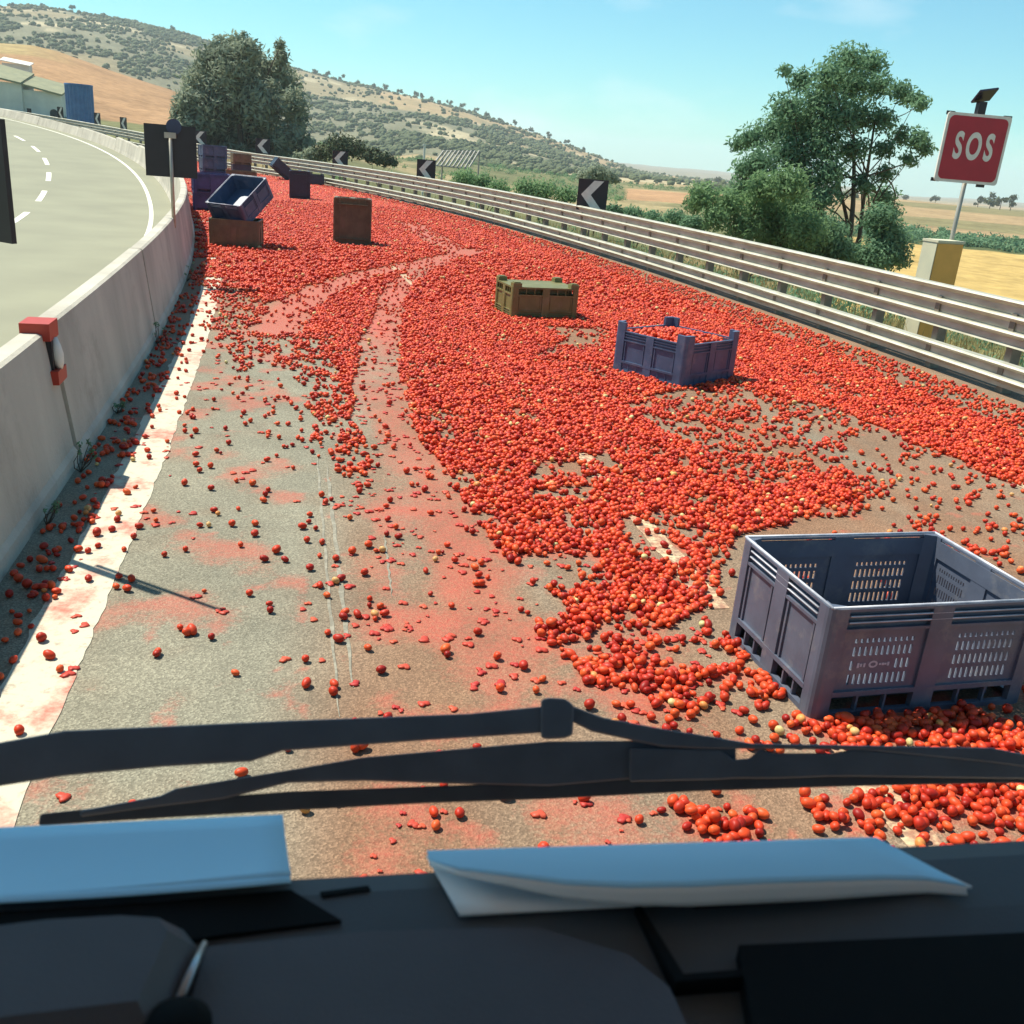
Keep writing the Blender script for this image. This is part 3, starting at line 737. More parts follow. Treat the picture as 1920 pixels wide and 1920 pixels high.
# SOS sign
c = at_y(1824, 278, 17.5)
sos = tag(empty('emergency_sign', (c[0], 17.5, 0), 0.10), 'red SOS sign with white border and solar lamp on a steel pole', 'road sign')
def rrect(w, h, r, n=5):
    p = []
    for cx, cz, a0 in ((w - r, h - r, 0), (-w + r, h - r, 90), (-w + r, -h + r, 180), (w - r, -h + r, 270)):
        for i in range(n + 1):
            a = math.radians(a0 + 90 * i / n); p.append((cx + r * math.cos(a), cz + r * math.sin(a)))
    return p
zc = 3.18
tilt = Matrix.Translation((0, 0, zc)) @ Matrix.Rotation(math.radians(0.0), 4, 'Y') @ Matrix.Rotation(math.radians(90), 4, 'X')
pl = MB().prism(rrect(0.56, 0.545, 0.05), -0.02, 0.012, tilt).build('plate', M['signwhite'], sos)
MB().prism(rrect(0.515, 0.50, 0.09), 0.0125, 0.016, tilt).build('red_field', M['signred'], pl)
def letters():
    cu = bpy.data.curves.new('lettering', 'FONT'); cu.body = 'SOS'; cu.size = 0.50; cu.align_x = 'CENTER'; cu.align_y = 'CENTER'; cu.extrude = 0.002; cu.offset = 0.016
    cu.space_character = 1.36
    o = bpy.data.objects.new('tmp', cu); col.objects.link(o); bpy.context.view_layer.update()
    me = bpy.data.meshes.new_from_object(o.evaluated_get(bpy.context.evaluated_depsgraph_get()))
    bpy.data.objects.remove(o)
    return me
lme = letters()
# bold, narrow letters
lme.transform(tilt @ Matrix.Translation((0, 0.02, 0.019)) @ Matrix.Diagonal((0.66, 1.16, 1, 1)))
lme.materials.append(M['signwhite'])
lo = link('lettering', lme, None, pl)
for dx, dz in ((-0.5, 0.53), (0.5, 0.53), (-0.52, -0.52), (0.3, -0.56)):
    MB().box(dx - 0.07, dx + 0.07, 0.021, 0.05, zc + dz - 0.03, zc + dz + 0.03).build('clamp', M['black'], sos)
MB().tube([(0.03, 0.06, -0.8), (0.03, 0.06, 3.9)], 0.038, 10).build('pole', M['pole'], sos, True)
sp = MB(); tm = Matrix.Translation((0.03, 0.06, 4.02)) @ Matrix.Rotation(math.radians(-38), 4, 'X') @ Matrix.Rotation(math.radians(-14), 4, 'Y')
sp.box(-0.17, 0.17, -0.14, 0.14, -0.015, 0.015, tm)
spo = sp.build('solar_panel', M['solar'], sos)
MB().box(-0.055, 0.075, 0.0, 0.12, 3.72, 3.92).build('lamp_box', M['black'], sos)
# emergency call box behind the guardrail
ca = at_y(1778, 460, 17.0)
cbx = tag(empty('emergency_call_box', (ca[0] + 0.03, 17.3, 0), 0.42), 'ochre and cream emergency call box behind the guardrail under the SOS sign', 'call box')
MB().box(-0.30, 0.30, -0.16, 0.16, -0.5, 1.66).build('cabinet', M['box_cream'], cbx)
MB().box(-0.285, 0.285, -0.178, -0.1605, -0.1, 1.645).build('front_door', M['box_yellow'], cbx)
MB().box(-0.31, 0.31, -0.185, 0.17, 1.661, 1.70).build('lid', M['box_cream'], cbx)

# ------------------------------------------------------------------ harvest bins
def quarter(r, n=5):
    return [(r * math.cos(a), r * math.sin(a)) for a in np.linspace(0, math.pi / 2, n)]
def make_bin(mat, Lx=1.2, Wy=1.0, Hh=0.60, feet=False, detail=2, horn=0.0, foot_h=0.13, skirt=False, P=0.10, bead=False, label='', slots=('front', 'back', 'right'), stamp=False, name='harvest_bin'):
    r = tag(empty(name), label, 'bin', 'plastic harvest bins spilled on the road')
    t = 0.03
    def side(width, wname):
        mb = MB(); w2 = width / 2 - P + 0.004; zb0, zb1 = 0.145, Hh - 0.112
        # local frame: x along the side, y outward (0 = outer face), z up
        for z in (Hh - 0.008, Hh - 0.042, Hh - 0.076): mb.box(-w2, w2, -t, 0.0 if z > Hh - 0.03 else -0.003, z - 0.006, z + (0.008 if z > Hh - 0.03 else 0.005))
        mb.box(-w2, w2, -t - 0.006, -t + 0.008, zb1 - 0.01, Hh - 0.02)       # backing behind the rim ribs
        mb.box(-0.06, 0.06, -t - 0.004, 0.0012, 0.02, Hh - 0.004)            # middle post
        mb.box(-w2, w2, -t, 0.0, zb1 - 0.012, zb1 + 0.004); mb.box(-w2, w2, -t, 0.003, 0.118, zb0)
        mb.box(-w2, w2, -t, 0.002, 0.0, 0.028)                               # bottom skid bar
        mb.box(-w2, w2, -0.022 if skirt else -0.16, -0.010 if skirt else -0.145, 0.012, 0.1175)                          # dark web behind the fork opening
        for bxc in (-1, 1):
            x0, x1 = (-w2, -0.06) if bxc < 0 else (0.06, w2)
            for q in (0.33, 0.67):
                xm = x0 + (x1 - x0) * q; mb.box(xm - 0.006, xm + 0.006, -t, -0.004, 0.028, 0.118)
            y1, y0 = -0.014, -0.024
            if wname in slots and detail >= 2:
                n = 11; pad = (x1 - x0) * 0.13; xs = np.linspace(x0 + pad, x1 - pad, n + 1)
                rows = [(zb0 + 0.030, zb0 + 0.088), (zb0 + 0.112, zb0 + 0.165), (zb0 + 0.190, zb0 + 0.240), (zb0 + 0.262, zb0 + 0.285)]
                mb.box(x0, xs[0], y0, y1, zb0, zb1); mb.box(xs[-1], x1, y0, y1, zb0, zb1)
                zz = zb0
                for (ra, rb) in rows:
                    mb.box(xs[0], xs[-1], y0, y1, zz, ra); zz = rb
                    blank = stamp and wname == 'front' and bxc < 0 and rows.index((ra, rb)) == 1
                    for i in range(n):
                        wv = xs[i + 1] - xs[i]
                        if blank and 1 <= i <= 7: mb.box(xs[i], xs[i + 1], y0, y1, ra, rb)
                        else:
                            mb.box(xs[i] + wv * 0.0, xs[i] + wv * 0.55, y0, y1, ra, rb)
                mb.box(xs[0], xs[-1], y0, y1, zz, zb1)
            else:
                mb.box(x0, x1, y0, y1, zb0, zb1)
                mb.box(x0 + 0.02, x0 + 0.035, y1, -0.004, zb0, zb1); mb.box(x1 - 0.035, x1 - 0.02, y1, -0.004, zb0, zb1)
        return mb
    defs = (('front', Lx, -Wy / 2, 0), ('right', Wy, -Lx / 2, 90), ('back', Lx, -Wy / 2, 180), ('left', Wy, -Lx / 2, 270))
    for nm, wid, off, ang in defs:
        T = Matrix.Rotation(math.radians(ang), 4, 'Z') @ Matrix.Translation((0, off, 0)) @ Matrix.Diagonal((1, -1, 1, 1))
        mb = side(wid, nm); mb.v = [tuple(T @ Vector(p)) for p in mb.v]; mb.f = [q[::-1] for q in mb.f]
        mb.build('side_panel', mat, r)
        if stamp and nm == 'front':
            st = MB(); cx, zc = -wid / 4 - 0.01, 0.285
            n = 16; ring = [(cx + 0.026 * math.cos(a), zc + 0.020 * math.sin(a)) for a in np.linspace(0, 2 * math.pi, n, endpoint=False)]
            rin = [(cx + 0.015 * math.cos(a), zc + 0.010 * math.sin(a)) for a in np.linspace(0, 2 * math.pi, n, endpoint=False)]
            v = [(a, off + 0.0125, b) for a, b in ring] + [(a, off + 0.0125, b) for a, b in rin]
            st.add(v, [(i, (i + 1) % n, n + (i + 1) % n, n + i) for i in range(n)])
            for i, dx in enumerate((-0.085, -0.068, -0.050, 0.040, 0.056, 0.070, 0.086)):
                hh = (0.016, 0.010, 0.013, 0.006, 0.008, 0.006, 0.012)[i]
                st.box(cx + dx - 0.006, cx + dx + 0.006, off + 0.0115, off + 0.0135, zc - hh, zc + hh * 0.7)
            st.build('stamp', M['stamp'], r)
    for sx in (-1, 1):
        for sy in (-1, 1):
            q = [(sx * (Lx / 2 - 0.045 + x), sy * (Wy / 2 - 0.045 + y)) for x, y in quarter(0.047)]
            poly = q + [(sx * (Lx / 2 - P), sy * (Wy / 2 + 0.002)), (sx * (Lx / 2 - P), sy * (Wy / 2 - 0.035)), (sx * (Lx / 2 - 0.035), sy * (Wy / 2 - 0.035 - 0.03)), (sx * (Lx / 2 - 0.035), sy * (Wy / 2 - P)), (sx * (Lx / 2 + 0.002), sy * (Wy / 2 - P))]
            if sx * sy < 0: poly = poly[::-1]
            MB().prism(poly, 0.0, Hh + 0.002 + horn).build('corner_post', mat, r)
            if feet:
                w = 0.15; x0, x1 = sorted((sx * (Lx / 2 - 0.005), sx * (Lx / 2 - w))); y0, y1 = sorted((sy * (Wy / 2 - 0.005), sy * (Wy / 2 - w)))
                f = MB(); f.box(x0, x1, y0, y1, -foot_h, -0.0005); f.box(x0 + 0.02, x1 - 0.02, y0 + 0.02, y1 - 0.02, -foot_h - 0.015, -foot_h)
                f.build('foot', mat, r)
    b = MB(); b.box(-Lx / 2 + 0.03, Lx / 2 - 0.03, -Wy / 2 + 0.03, Wy / 2 - 0.03, *((0.002, 0.02) if feet else (0.121, 0.14)))
    if detail >= 1:
        for i in (range(-2, 3) if not feet else ()): b.box(-Lx / 2 + 0.05, Lx / 2 - 0.05, i * Wy / 6 - 0.012, i * Wy / 6 + 0.012, 0.06, 0.121)
    b.build('base', mat, r)
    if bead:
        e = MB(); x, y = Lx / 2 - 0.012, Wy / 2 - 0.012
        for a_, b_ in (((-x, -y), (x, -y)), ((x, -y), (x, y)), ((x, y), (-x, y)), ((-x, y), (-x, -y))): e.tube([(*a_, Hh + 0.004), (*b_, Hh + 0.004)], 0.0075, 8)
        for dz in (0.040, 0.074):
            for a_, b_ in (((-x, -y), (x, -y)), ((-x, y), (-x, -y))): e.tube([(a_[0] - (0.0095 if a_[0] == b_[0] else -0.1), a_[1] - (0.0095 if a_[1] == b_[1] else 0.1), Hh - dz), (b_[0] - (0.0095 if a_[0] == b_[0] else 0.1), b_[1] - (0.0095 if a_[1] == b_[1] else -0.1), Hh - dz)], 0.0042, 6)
        e.build('scuffed_lit_rim', M['rim'], r, True)  # pale beads paint scuffs and sun highlights along rim and ribs
    return r
def place(r, loc, rot): r.location = loc; r.rotation_euler = rot; return r
def dir_angle(dx, dy): return math.atan2(dy, dx)
# 1 nearest bin, upright and empty
an = dir_angle(0.962, 0.272); ux, uy = math.cos(an), math.sin(an)
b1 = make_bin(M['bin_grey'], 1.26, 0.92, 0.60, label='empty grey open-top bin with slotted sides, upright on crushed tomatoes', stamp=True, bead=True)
cx0, cy0 = 1.55, 4.14
place(b1, (cx0 + ux * 0.63 - uy * 0.46, cy0 + uy * 0.63 + ux * 0.46, 0.0), (0, 0, an))
# 2 slate blue upside-down bin
b2 = make_bin(M['bin_blue'], 1.12, 1.12, 0.52, horn=0.10, detail=1, skirt=True, P=0.15, label='slate blue bin heaped with tomatoes, corner posts above its rim')
place(b2, (1.92, 12.32, 0.0), (0, 0, math.radians(45)))
# 3 olive bin
an3 = dir_angle(1.05, 0.40)
b3 = make_bin(M['bin_olive'], 1.16, 0.9, 0.50, feet=True, foot_h=0.06, detail=1, label='olive green bin lying upside down among the dense tomatoes')
c3 = gnd(958, 597)[:2]
place(b3, (c3[0] + math.cos(an3) * 0.58 - math.sin(an3) * 0.45, c3[1] + math.sin(an3) * 0.58 + math.cos(an3) * 0.45, 0.505), (math.pi, 0, an3))
# 4 brown bin on end
b4 = make_bin(M['bin_brown'], 1.14, 0.95, 0.60, detail=1, label='brown bin standing on its end alone amid the tomatoes')
c4 = (gnd(628, 457)[:2] + gnd(692, 463)[:2]) / 2
b4.matrix_world = Matrix.Translation((c4[0], c4[1], 0.57)) @ Matrix.Rotation(math.radians(10), 4, 'Z') @ Matrix.Rotation(math.radians(-90), 4, 'X') @ Matrix.Rotation(math.radians(90), 4, 'Z')
# 5 brown bin with the tilted blue one on it
c5 = (gnd(388, 463)[:2] + gnd(478, 467)[:2]) / 2
b5 = make_bin(M['bin_brown'], 1.1, 0.95, 0.62, detail=1, skirt=True, label='brown bin flat on the road under the tilted open bin')
place(b5, (c5[0], c5[1] + 0.46, 0.62), (math.pi, 0, math.radians(9)))
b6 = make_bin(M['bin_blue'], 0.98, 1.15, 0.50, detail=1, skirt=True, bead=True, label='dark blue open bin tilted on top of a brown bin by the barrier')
b6.matrix_world = Matrix.Translation((c5[0] + 0.10, c5[1] + 0.72, 0.82)) @ Matrix.Rotation(math.radians(-22), 4, 'Z') @ Matrix.Rotation(math.radians(33), 4, 'X')
def stack(base_px, mats, labels, rz, dims=(1.15, 1.0, 0.58), dz=0.585):
    g = gnd(*base_px)
    for i, (m, lab) in enumerate(zip(mats, labels)):
        o = make_bin(M[m], *dims, detail=0, label=lab)
        place(o, (g[0], g[1] + dims[1] / 2, i * dz), (0, 0, rz + 0.05 * i))
stack((388, 398), ['bin_purple', 'bin_purple'], ['violet blue bin on the road behind the tilted bin by the barrier', 'violet blue bin stacked second behind the tilted bin by the barrier'], 0.35)
stack((447, 352), ['bin_brown'], ['reddish brown bin behind the tilted bin, touching the tomato edge'], 0.3, (1.4, 1.0, 0.75))
stack((394, 345), ['bin_purple', 'bin_blue', 'bin_blue'], ['violet bin at the bottom of the tallest stack by the median', 'blue bin in the middle of the tallest stack by the median', 'blue bin on top of the tallest stack by the median'], 0.45)
stack((448, 328), ['bin_dark', 'bin_brown'], ['dark bin under a brown one between the stacks and the guardrail', 'brown bin on a dark one between the stacks and the guardrail'], 0.4, (1.1, 1.0, 0.6), 0.605)
b8 = make_bin(M['bin_dark'], 1.14, 0.85, 0.55, detail=1, label='dark blue bin on end with another bin close behind it')
c8 = gnd(559, 375)
b8.matrix_world = Matrix.Translation((c8[0], c8[1] + 0.3, 0.57)) @ Matrix.Rotation(math.radians(14), 4, 'Z') @ Matrix.Rotation(math.radians(-90), 4, 'X') @ Matrix.Rotation(math.radians(90), 4, 'Z')
b8b = make_bin(M['bin_dark'], 1.2, 1.0, 0.58, detail=0, label='dark bin by the guardrail behind the bin on end')
c8b = gnd(586, 347); place(b8b, (c8b[0], c8b[1], 0), (0, 0, 0.3))
b9 = make_bin(M['bin_dark'], 1.2, 1.0, 0.6, detail=0, label='dark bin leaning on its edge below the conifer by the guardrail')
c9 = gnd(522, 338)
b9.matrix_world = Matrix.Translation((c9[0], c9[1], 0.42)) @ Matrix.Rotation(math.radians(25), 4, 'Z') @ Matrix.Rotation(math.radians(38), 4, 'Y')

# ------------------------------------------------------------------ tomatoes
def tomato_mesh(name, n, m, ax, ay, az, dimple, mat, wob=0.05, seed=0):
    rg = np.random.default_rng(seed)
    v = [(0, 0, 1 - dimple * 1.6)]; f = []
    ph = rg.uniform(0, 6.28, 4)
    for i in range(1, m):
        t = math.pi * i / m
        for k in range(n):
            a = 2 * math.pi * k / n
            rr = 1 + wob * (math.sin(2 * a + ph[0]) * math.sin(t) + 0.6 * math.sin(3 * a + ph[1] + t))
            z = math.cos(t); q = math.sin(t)
            z -= dimple * math.exp(-(q / 0.35) ** 2) if z > 0 else 0
            v.append((rr * q * math.cos(a), rr * q * math.sin(a), z * (1 + wob * math.sin(ph[2] + 2 * a) * 0.5)))
    v.append((0, 0, -1))
    for k in range(n): f.append((0, 1 + k, 1 + (k + 1) % n))
    for i in range(m - 2):
        for k in range(n): f.append((1 + i * n + k, 1 + (i + 1) * n + k, 1 + (i + 1) * n + (k + 1) % n, 1 + i * n + (k + 1) % n))
    b = 1 + (m - 2) * n
    for k in range(n): f.append((b + k, len(v) - 1, b + (k + 1) % n))
    me = bpy.data.meshes.new(name)
    me.from_pydata([(x * ax, y * ay, z * az) for x, y, z in v], [], f)
    me.polygons.foreach_set('use_smooth', [True] * len(f)); me.materials.append(mat); me.update()
    return me
T_ROUND = tomato_mesh('tomato', 10, 7, 0.028, 0.028, 0.026, 0.16, M['tomato'], 0.06, 1)
T_PLUM = tomato_mesh('plum_tomato', 10, 7, 0.0245, 0.0245, 0.036, 0.08, M['tomato'], 0.05, 2)
T_LONG = tomato_mesh('plum_tomato', 10, 7, 0.026, 0.025, 0.032, 0.10, M['tomato'], 0.08, 3)
T_UNRIPE = tomato_mesh('unripe_tomato', 10, 7, 0.026, 0.026, 0.031, 0.10, M['unripe'], 0.06, 4)
T_FLAT = tomato_mesh('crushed_tomato', 13, 5, 0.046, 0.034, 0.012, 0.0, M['crushed'], 0.42, 5)
VAR = [T_ROUND, T_PLUM, T_LONG, T_UNRIPE, T_FLAT]
def scatter(s0, s1, sp, zbase, scl, thin, layer2=False):
    ss = np.arange(s0, s1, sp); ll = np.arange(-0.45, LAT_RAIL - 0.2, sp)
    S, L = np.meshgrid(ss, ll, indexing='ij')
    S = S + (np.arange(len(ll)) % 2)[None, :] * sp * 0.5
    S = S + rng.uniform(-0.36, 0.36, S.shape) * sp; L = L + rng.uniform(-0.36, 0.36, L.shape) * sp
    X, Y = road(S.ravel(), L.ravel())
    px, py, w = project(X, Y, 0.0)
    ok = (px > -150) & (px < 2070) & (py < 1800)
    X, Y = X[ok], Y[ok]
    D, S_, L_ = tomato_density(X, Y)
    if layer2: D = np.where(D > 0.55, D * thin, 0)
    keep = rng.random(len(X)) < D * thin if not layer2 else rng.random(len(X)) < D
    X, Y = X[keep], Y[keep]
    return X, Y, np.full(len(X), zbase), np.full(len(X), scl)
parts = [scatter(1.8, 9, 0.041, 0.0, 0.76, 1.0), scatter(9, 24, 0.041, 0.0, 0.76, 1.0), scatter(24, 44, 0.056, 0.0, 1.02, 1.0), scatter(44, 80, 0.08, 0.0, 1.4, 1.0),
         scatter(1.8, 16, 0.046, 0.024, 0.76, 0.24, True), scatter(16, 40, 0.08, 0.03, 1.1, 0.30, True)]
PX = np.concatenate([p[0] for p in parts]); PY = np.concatenate([p[1] for p in parts]); PZ = np.concatenate([p[2] for p in parts]); PS = np.concatenate([p[3] for p in parts])
NT = len(PX)
PS = PS * np.clip(rng.normal(1.0, 0.17, NT), 0.6, 1.4)
kind = rng.choice([0, 1, 2, 3], NT, p=[0.30, 0.375, 0.302, 0.023])
rot = np.stack([rng.uniform(1.1, 2.0, NT), rng.uniform(-0.4, 0.4, NT), rng.uniform(0, 6.283, NT)], 1)
half = np.array([0.0265, 0.0245, 0.0255, 0.0265])[kind]
_sS, _sL = to_road(PX, PY)
PZ = PZ + half * PS * 0.97 + 0.003 + road_z(_sS, np.zeros(NT))
# loose tomatoes inside the footprint of the bins are left out
def in_bin(o, Lx, Wy, pad):
    inv = o.matrix_basis.inverted() if o.matrix_basis else None
    a = o.matrix_basis.to_euler().z
    dx, dy = PX - o.location.x, PY - o.location.y
    c, s = math.cos(a), math.sin(a)
    return (abs(c * dx + s * dy) < Lx / 2 + pad) & (abs(-s * dx + c * dy) < Wy / 2 + pad)
drop = in_bin(b1, 1.26, 0.92, 0.03) & ~(rng.random(NT) < 0.0)
drop |= in_bin(b2, 1.12, 1.12, 0.02) | in_bin(b3, 1.16, 0.9, 0.02)
for o in (b4, b8): drop |= np.hypot(PX - o.location.x, PY - o.location.y) < 0.42
drop |= in_bin(b5, 1.1, 0.95, 0.0)
keep = ~drop
# squashed tomatoes in the wheel tracks and on the wet asphalt
sq = 22000
qS = rng.uniform(1.8, 16, sq); qL = rng.uniform(-0.4, 5.5, sq); qX, qY = road(qS, qL)
dq1 = polydist(qX, qY, tr1); bq = vnoise(qX, qY, 2.3, 53, 4)
laneq = (qX > -0.9 - (qY - 4) * 0.16) & (qX < 1.2) & (qY < 8.5)
pq = np.where(dq1 < 0.3, 0.16, np.where(laneq, np.clip((bq - 0.46) * 1.6, 0.008, 0.3), np.clip((bq - 0.56) * 0.8, 0.004, 0.12)))
kq = rng.random(sq) < pq
qX, qY = qX[kq], qY[kq]; nq = len(qX)
PX = np.concatenate([PX[keep], qX]); PY = np.concatenate([PY[keep], qY]); PZ = np.concatenate([PZ[keep], np.full(nq, 0.006)])
PS = np.concatenate([PS[keep], rng.uniform(0.25, 0.8, nq) ** 1.1]); kind = np.concatenate([kind[keep], np.full(nq, 4)])
rot = np.concatenate([rot[keep], np.stack([np.zeros(nq), np.zeros(nq), rng.uniform(0, 6.283, nq)], 1)])
# the heap inside the slate blue bin
nh = 700
hx = rng.uniform(-0.50, 0.50, nh); hy = rng.uniform(-0.50, 0.50, nh); hzz = rng.choice([0.40, 0.44, 0.48], nh) + 0.05 * np.cos(hx * 2.6) * np.cos(hy * 2.6)
ca_, sa_ = math.cos(math.radians(45)), math.sin(math.radians(45))
PX = np.concatenate([PX, b2.location.x + ca_ * hx - sa_ * hy]); PY = np.concatenate([PY, b2.location.y + sa_ * hx + ca_ * hy]); PZ = np.concatenate([PZ, hzz])
PS = np.concatenate([PS, rng.uniform(0.9, 1.15, nh)]); kind = np.concatenate([kind, rng.choice([0, 1, 2], nh)])
rot = np.concatenate([rot, rng.uniform(0, 6.283, (nh, 3))])
NT = len(PX)
# the 300 that show largest stand as single objects
px, py, w = project(PX, PY, PZ)
wiper_band = (py > 1395 - 0 * px) & (py < 1490)
vis = (px > 4) & (px < 1916) & (py < 1600) & ~((py > 1560) & (px > 700) & (px < 1650)) & ~((py > 1525) & (px < 545)) & ~wiper_band & (kind != 4)
vis &= ~((py > 1330) & (py < 1400) & (px < 1000))
size = np.where(vis, PS / w, 0)
order = np.argsort(-size)[:300]
solo = np.zeros(NT, bool); solo[order] = True
dens_solo, _a, _b = tomato_density(PX[order], PY[order])
first_of = {}
for i, dd in zip(order, dens_solo):
    k = int(kind[i])
    o = bpy.data.objects.new('unripe_tomato' if k == 3 else 'tomato', VAR[k])
    col.objects.link(o)
    o.location = (PX[i], PY[i], PZ[i]); o.rotation_euler = rot[i]; o.scale = (PS[i],) * 3
    if k == 3: tag(o, 'pale yellow unripe tomato lying among the red ones near the bin', 'tomato', 'unripe tomatoes near the truck')
    elif px[i] < 1000: tag(o, 'single whole red tomato lying apart on the near left lane asphalt', 'tomato', 'lone tomatoes on the near asphalt')
    elif PY[i] < 3.75: tag(o, 'whole red tomato in the heap right under the wiper blade', 'tomato', 'tomatoes heaped under the wiper')
    elif px[i] > 1490: tag(o, 'whole red tomato in the heap against the slotted front of the grey bin', 'tomato', 'tomatoes heaped before the grey bin')
    else: tag(o, 'whole red tomato on the asphalt beside the plain left side of the grey bin', 'tomato', 'tomatoes beside the grey bin')
    first_of.setdefault(k, o)
for k in range(5):
    if k not in first_of:
        pass
rest = ~solo
me = bpy.data.meshes.new('spilled_tomatoes')
nr = int(rest.sum())
me.vertices.add(nr)
me.vertices.foreach_set('co', np.stack([PX[rest], PY[rest], PZ[rest]], 1).astype(np.float32).ravel())
set_attr(me, 'turn', 'FLOAT_VECTOR', rot[rest]); set_attr(me, 'size', 'FLOAT', PS[rest]); set_attr(me, 'variant', 'INT', kind[rest])
spill = link('spilled_tomatoes', me)
tag(spill, 'thousands of red tomatoes covering the whole road up to the bend', 'tomatoes', None, 'stuff')
# one crushed tomato as a single object gives the squashed shape to the rest
iq = [i for i in np.where(kind == 4)[0] if 300 < px[i] < 1000 and 1250 < py[i] < 1320]
iq = iq[:6] if iq else [int(np.where(kind == 4)[0][0])]
for i in iq:
    o = bpy.data.objects.new('crushed_tomato', T_FLAT); col.objects.link(o)
    o.location = (PX[i], PY[i], PZ[i] + 0.001); o.rotation_euler = rot[i]; o.scale = (PS[i] * 1.0,) * 3
    tag(o, 'flattened crushed red tomato smeared on the near asphalt', 'tomato', 'crushed tomatoes on the near asphalt')
    first_of.setdefault(4, o)
for k in range(4):
    if k not in first_of: first_of[k] = first_of[1]
ng = bpy.data.node_groups.new('tomato_spread', 'GeometryNodeTree')
ng.interface.new_socket('Geometry', in_out='INPUT', socket_type='NodeSocketGeometry')
ng.interface.new_socket('Geometry', in_out='OUTPUT', socket_type='NodeSocketGeometry')
gi = ng.nodes.new('NodeGroupInput'); go = ng.nodes.new('NodeGroupOutput'); jn = ng.nodes.new('GeometryNodeJoinGeometry')
def named(nm, typ):
    q = ng.nodes.new('GeometryNodeInputNamedAttribute'); q.data_type = typ; q.inputs['Name'].default_value = nm; return q
nt_, nsz, nv_ = named('turn', 'FLOAT_VECTOR'), named('size', 'FLOAT'), named('variant', 'INT')
for k in range(5):
    ob = ng.nodes.new('GeometryNodeObjectInfo'); ob.inputs['Object'].default_value = first_of[k]; ob.transform_space = 'ORIGINAL'
    if 'As Instance' in ob.inputs: ob.inputs['As Instance'].default_value = True
    cp = ng.nodes.new('FunctionNodeCompare'); cp.data_type = 'INT'; cp.operation = 'EQUAL'
    ng.links.new(nv_.outputs[0], cp.inputs[2]); cp.inputs[3].default_value = k
    ip = ng.nodes.new('GeometryNodeInstanceOnPoints')
    ng.links.new(gi.outputs[0], ip.inputs['Points']); ng.links.new(cp.outputs[0], ip.inputs['Selection'])
    ng.links.new(ob.outputs['Geometry'], ip.inputs['Instance'])
    er = ng.nodes.new('FunctionNodeEulerToRotation'); ng.links.new(nt_.outputs[0], er.inputs[0]); ng.links.new(er.outputs[0], ip.inputs['Rotation'])
    ng.links.new(nsz.outputs[0], ip.inputs['Scale']); ng.links.new(ip.outputs[0], jn.inputs[0])
ng.links.new(jn.outputs[0], go.inputs[0])
md = spill.modifiers.new('spread', 'NODES'); md.node_group = ng
print('tomatoes', NT)

# ------------------------------------------------------------------ vegetation
def leaf_mesh(name, centers, radii, count, leaf, mat, aspect=1.6, up=0.3, shell=0.55, flatten=1.0, seed=1):
    rg = np.random.default_rng(seed)
    centers = np.asarray(centers, float); radii = np.asarray(radii, float)
    p = radii ** 2; p = p / p.sum()
    idx = rg.choice(len(centers), count, p=p)
    d = rg.normal(size=(count, 3)); d /= np.linalg.norm(d, axis=1)[:, None]
    rad = radii[idx] * (shell + (1 - shell) * rg.random(count)) * rg.uniform(0.75, 1.08, count)
    pos = centers[idx] + d * rad[:, None] * np.array([1, 1, flatten])
    nrm = d + rg.normal(size=(count, 3)) * 0.7 + np.array([0, 0, 0.3]); nrm /= np.linalg.norm(nrm, axis=1)[:, None]
    a = np.cross(nrm, rg.normal(size=(count, 3)) * (1 - up) + np.array([0, 0, 1.0]) * up * 3 + 1e-3); a /= np.linalg.norm(a, axis=1)[:, None]
    b = np.cross(nrm, a)
    sz = leaf * rg.uniform(0.55, 1.35, count)[:, None]
    v = np.empty((count, 4, 3))
    v[:, 0] = pos - b * sz * aspect; v[:, 1] = pos + a * sz * 0.55 - b * sz * 0.1; v[:, 2] = pos + b * sz * aspect; v[:, 3] = pos - a * sz * 0.55 + b * sz * 0.1
    me = bpy.data.meshes.new(name)
    me.vertices.add(count * 4); me.vertices.foreach_set('co', v.astype(np.float32).ravel())
    me.loops.add(count * 4); me.loops.foreach_set('vertex_index', np.arange(count * 4, dtype=np.int32))
    me.polygons.add(count); me.polygons.foreach_set('loop_start', np.arange(0, count * 4, 4, dtype=np.int32))
    me.update(calc_edges=True); me.materials.append(mat)
    return me
def limb(mb, a, b, r0, r1, bend=0.12, n=5):
    a = np.array(a, float); b = np.array(b, float); L = np.linalg.norm(b - a)
    off = rng.normal(size=3) * bend * L * np.array([1, 1, 0.3])
    pts = [a + (b - a) * t + off * math.sin(math.pi * t) for t in np.linspace(0, 1, n)]
    mb.tube([tuple(p) for p in pts], list(np.linspace(r0, r1, n)), 7)
    return pts
def px_blobs(blobs, Y, dy, F):
    c, r = [], []
    for (x, y, rp) in blobs:
        yy = Y + rng.uniform(-dy, dy)
        P = at_y(x, y, yy); c.append(P); r.append(rp * math.hypot(P[0], P[1]) / F_PX)
    return c, r
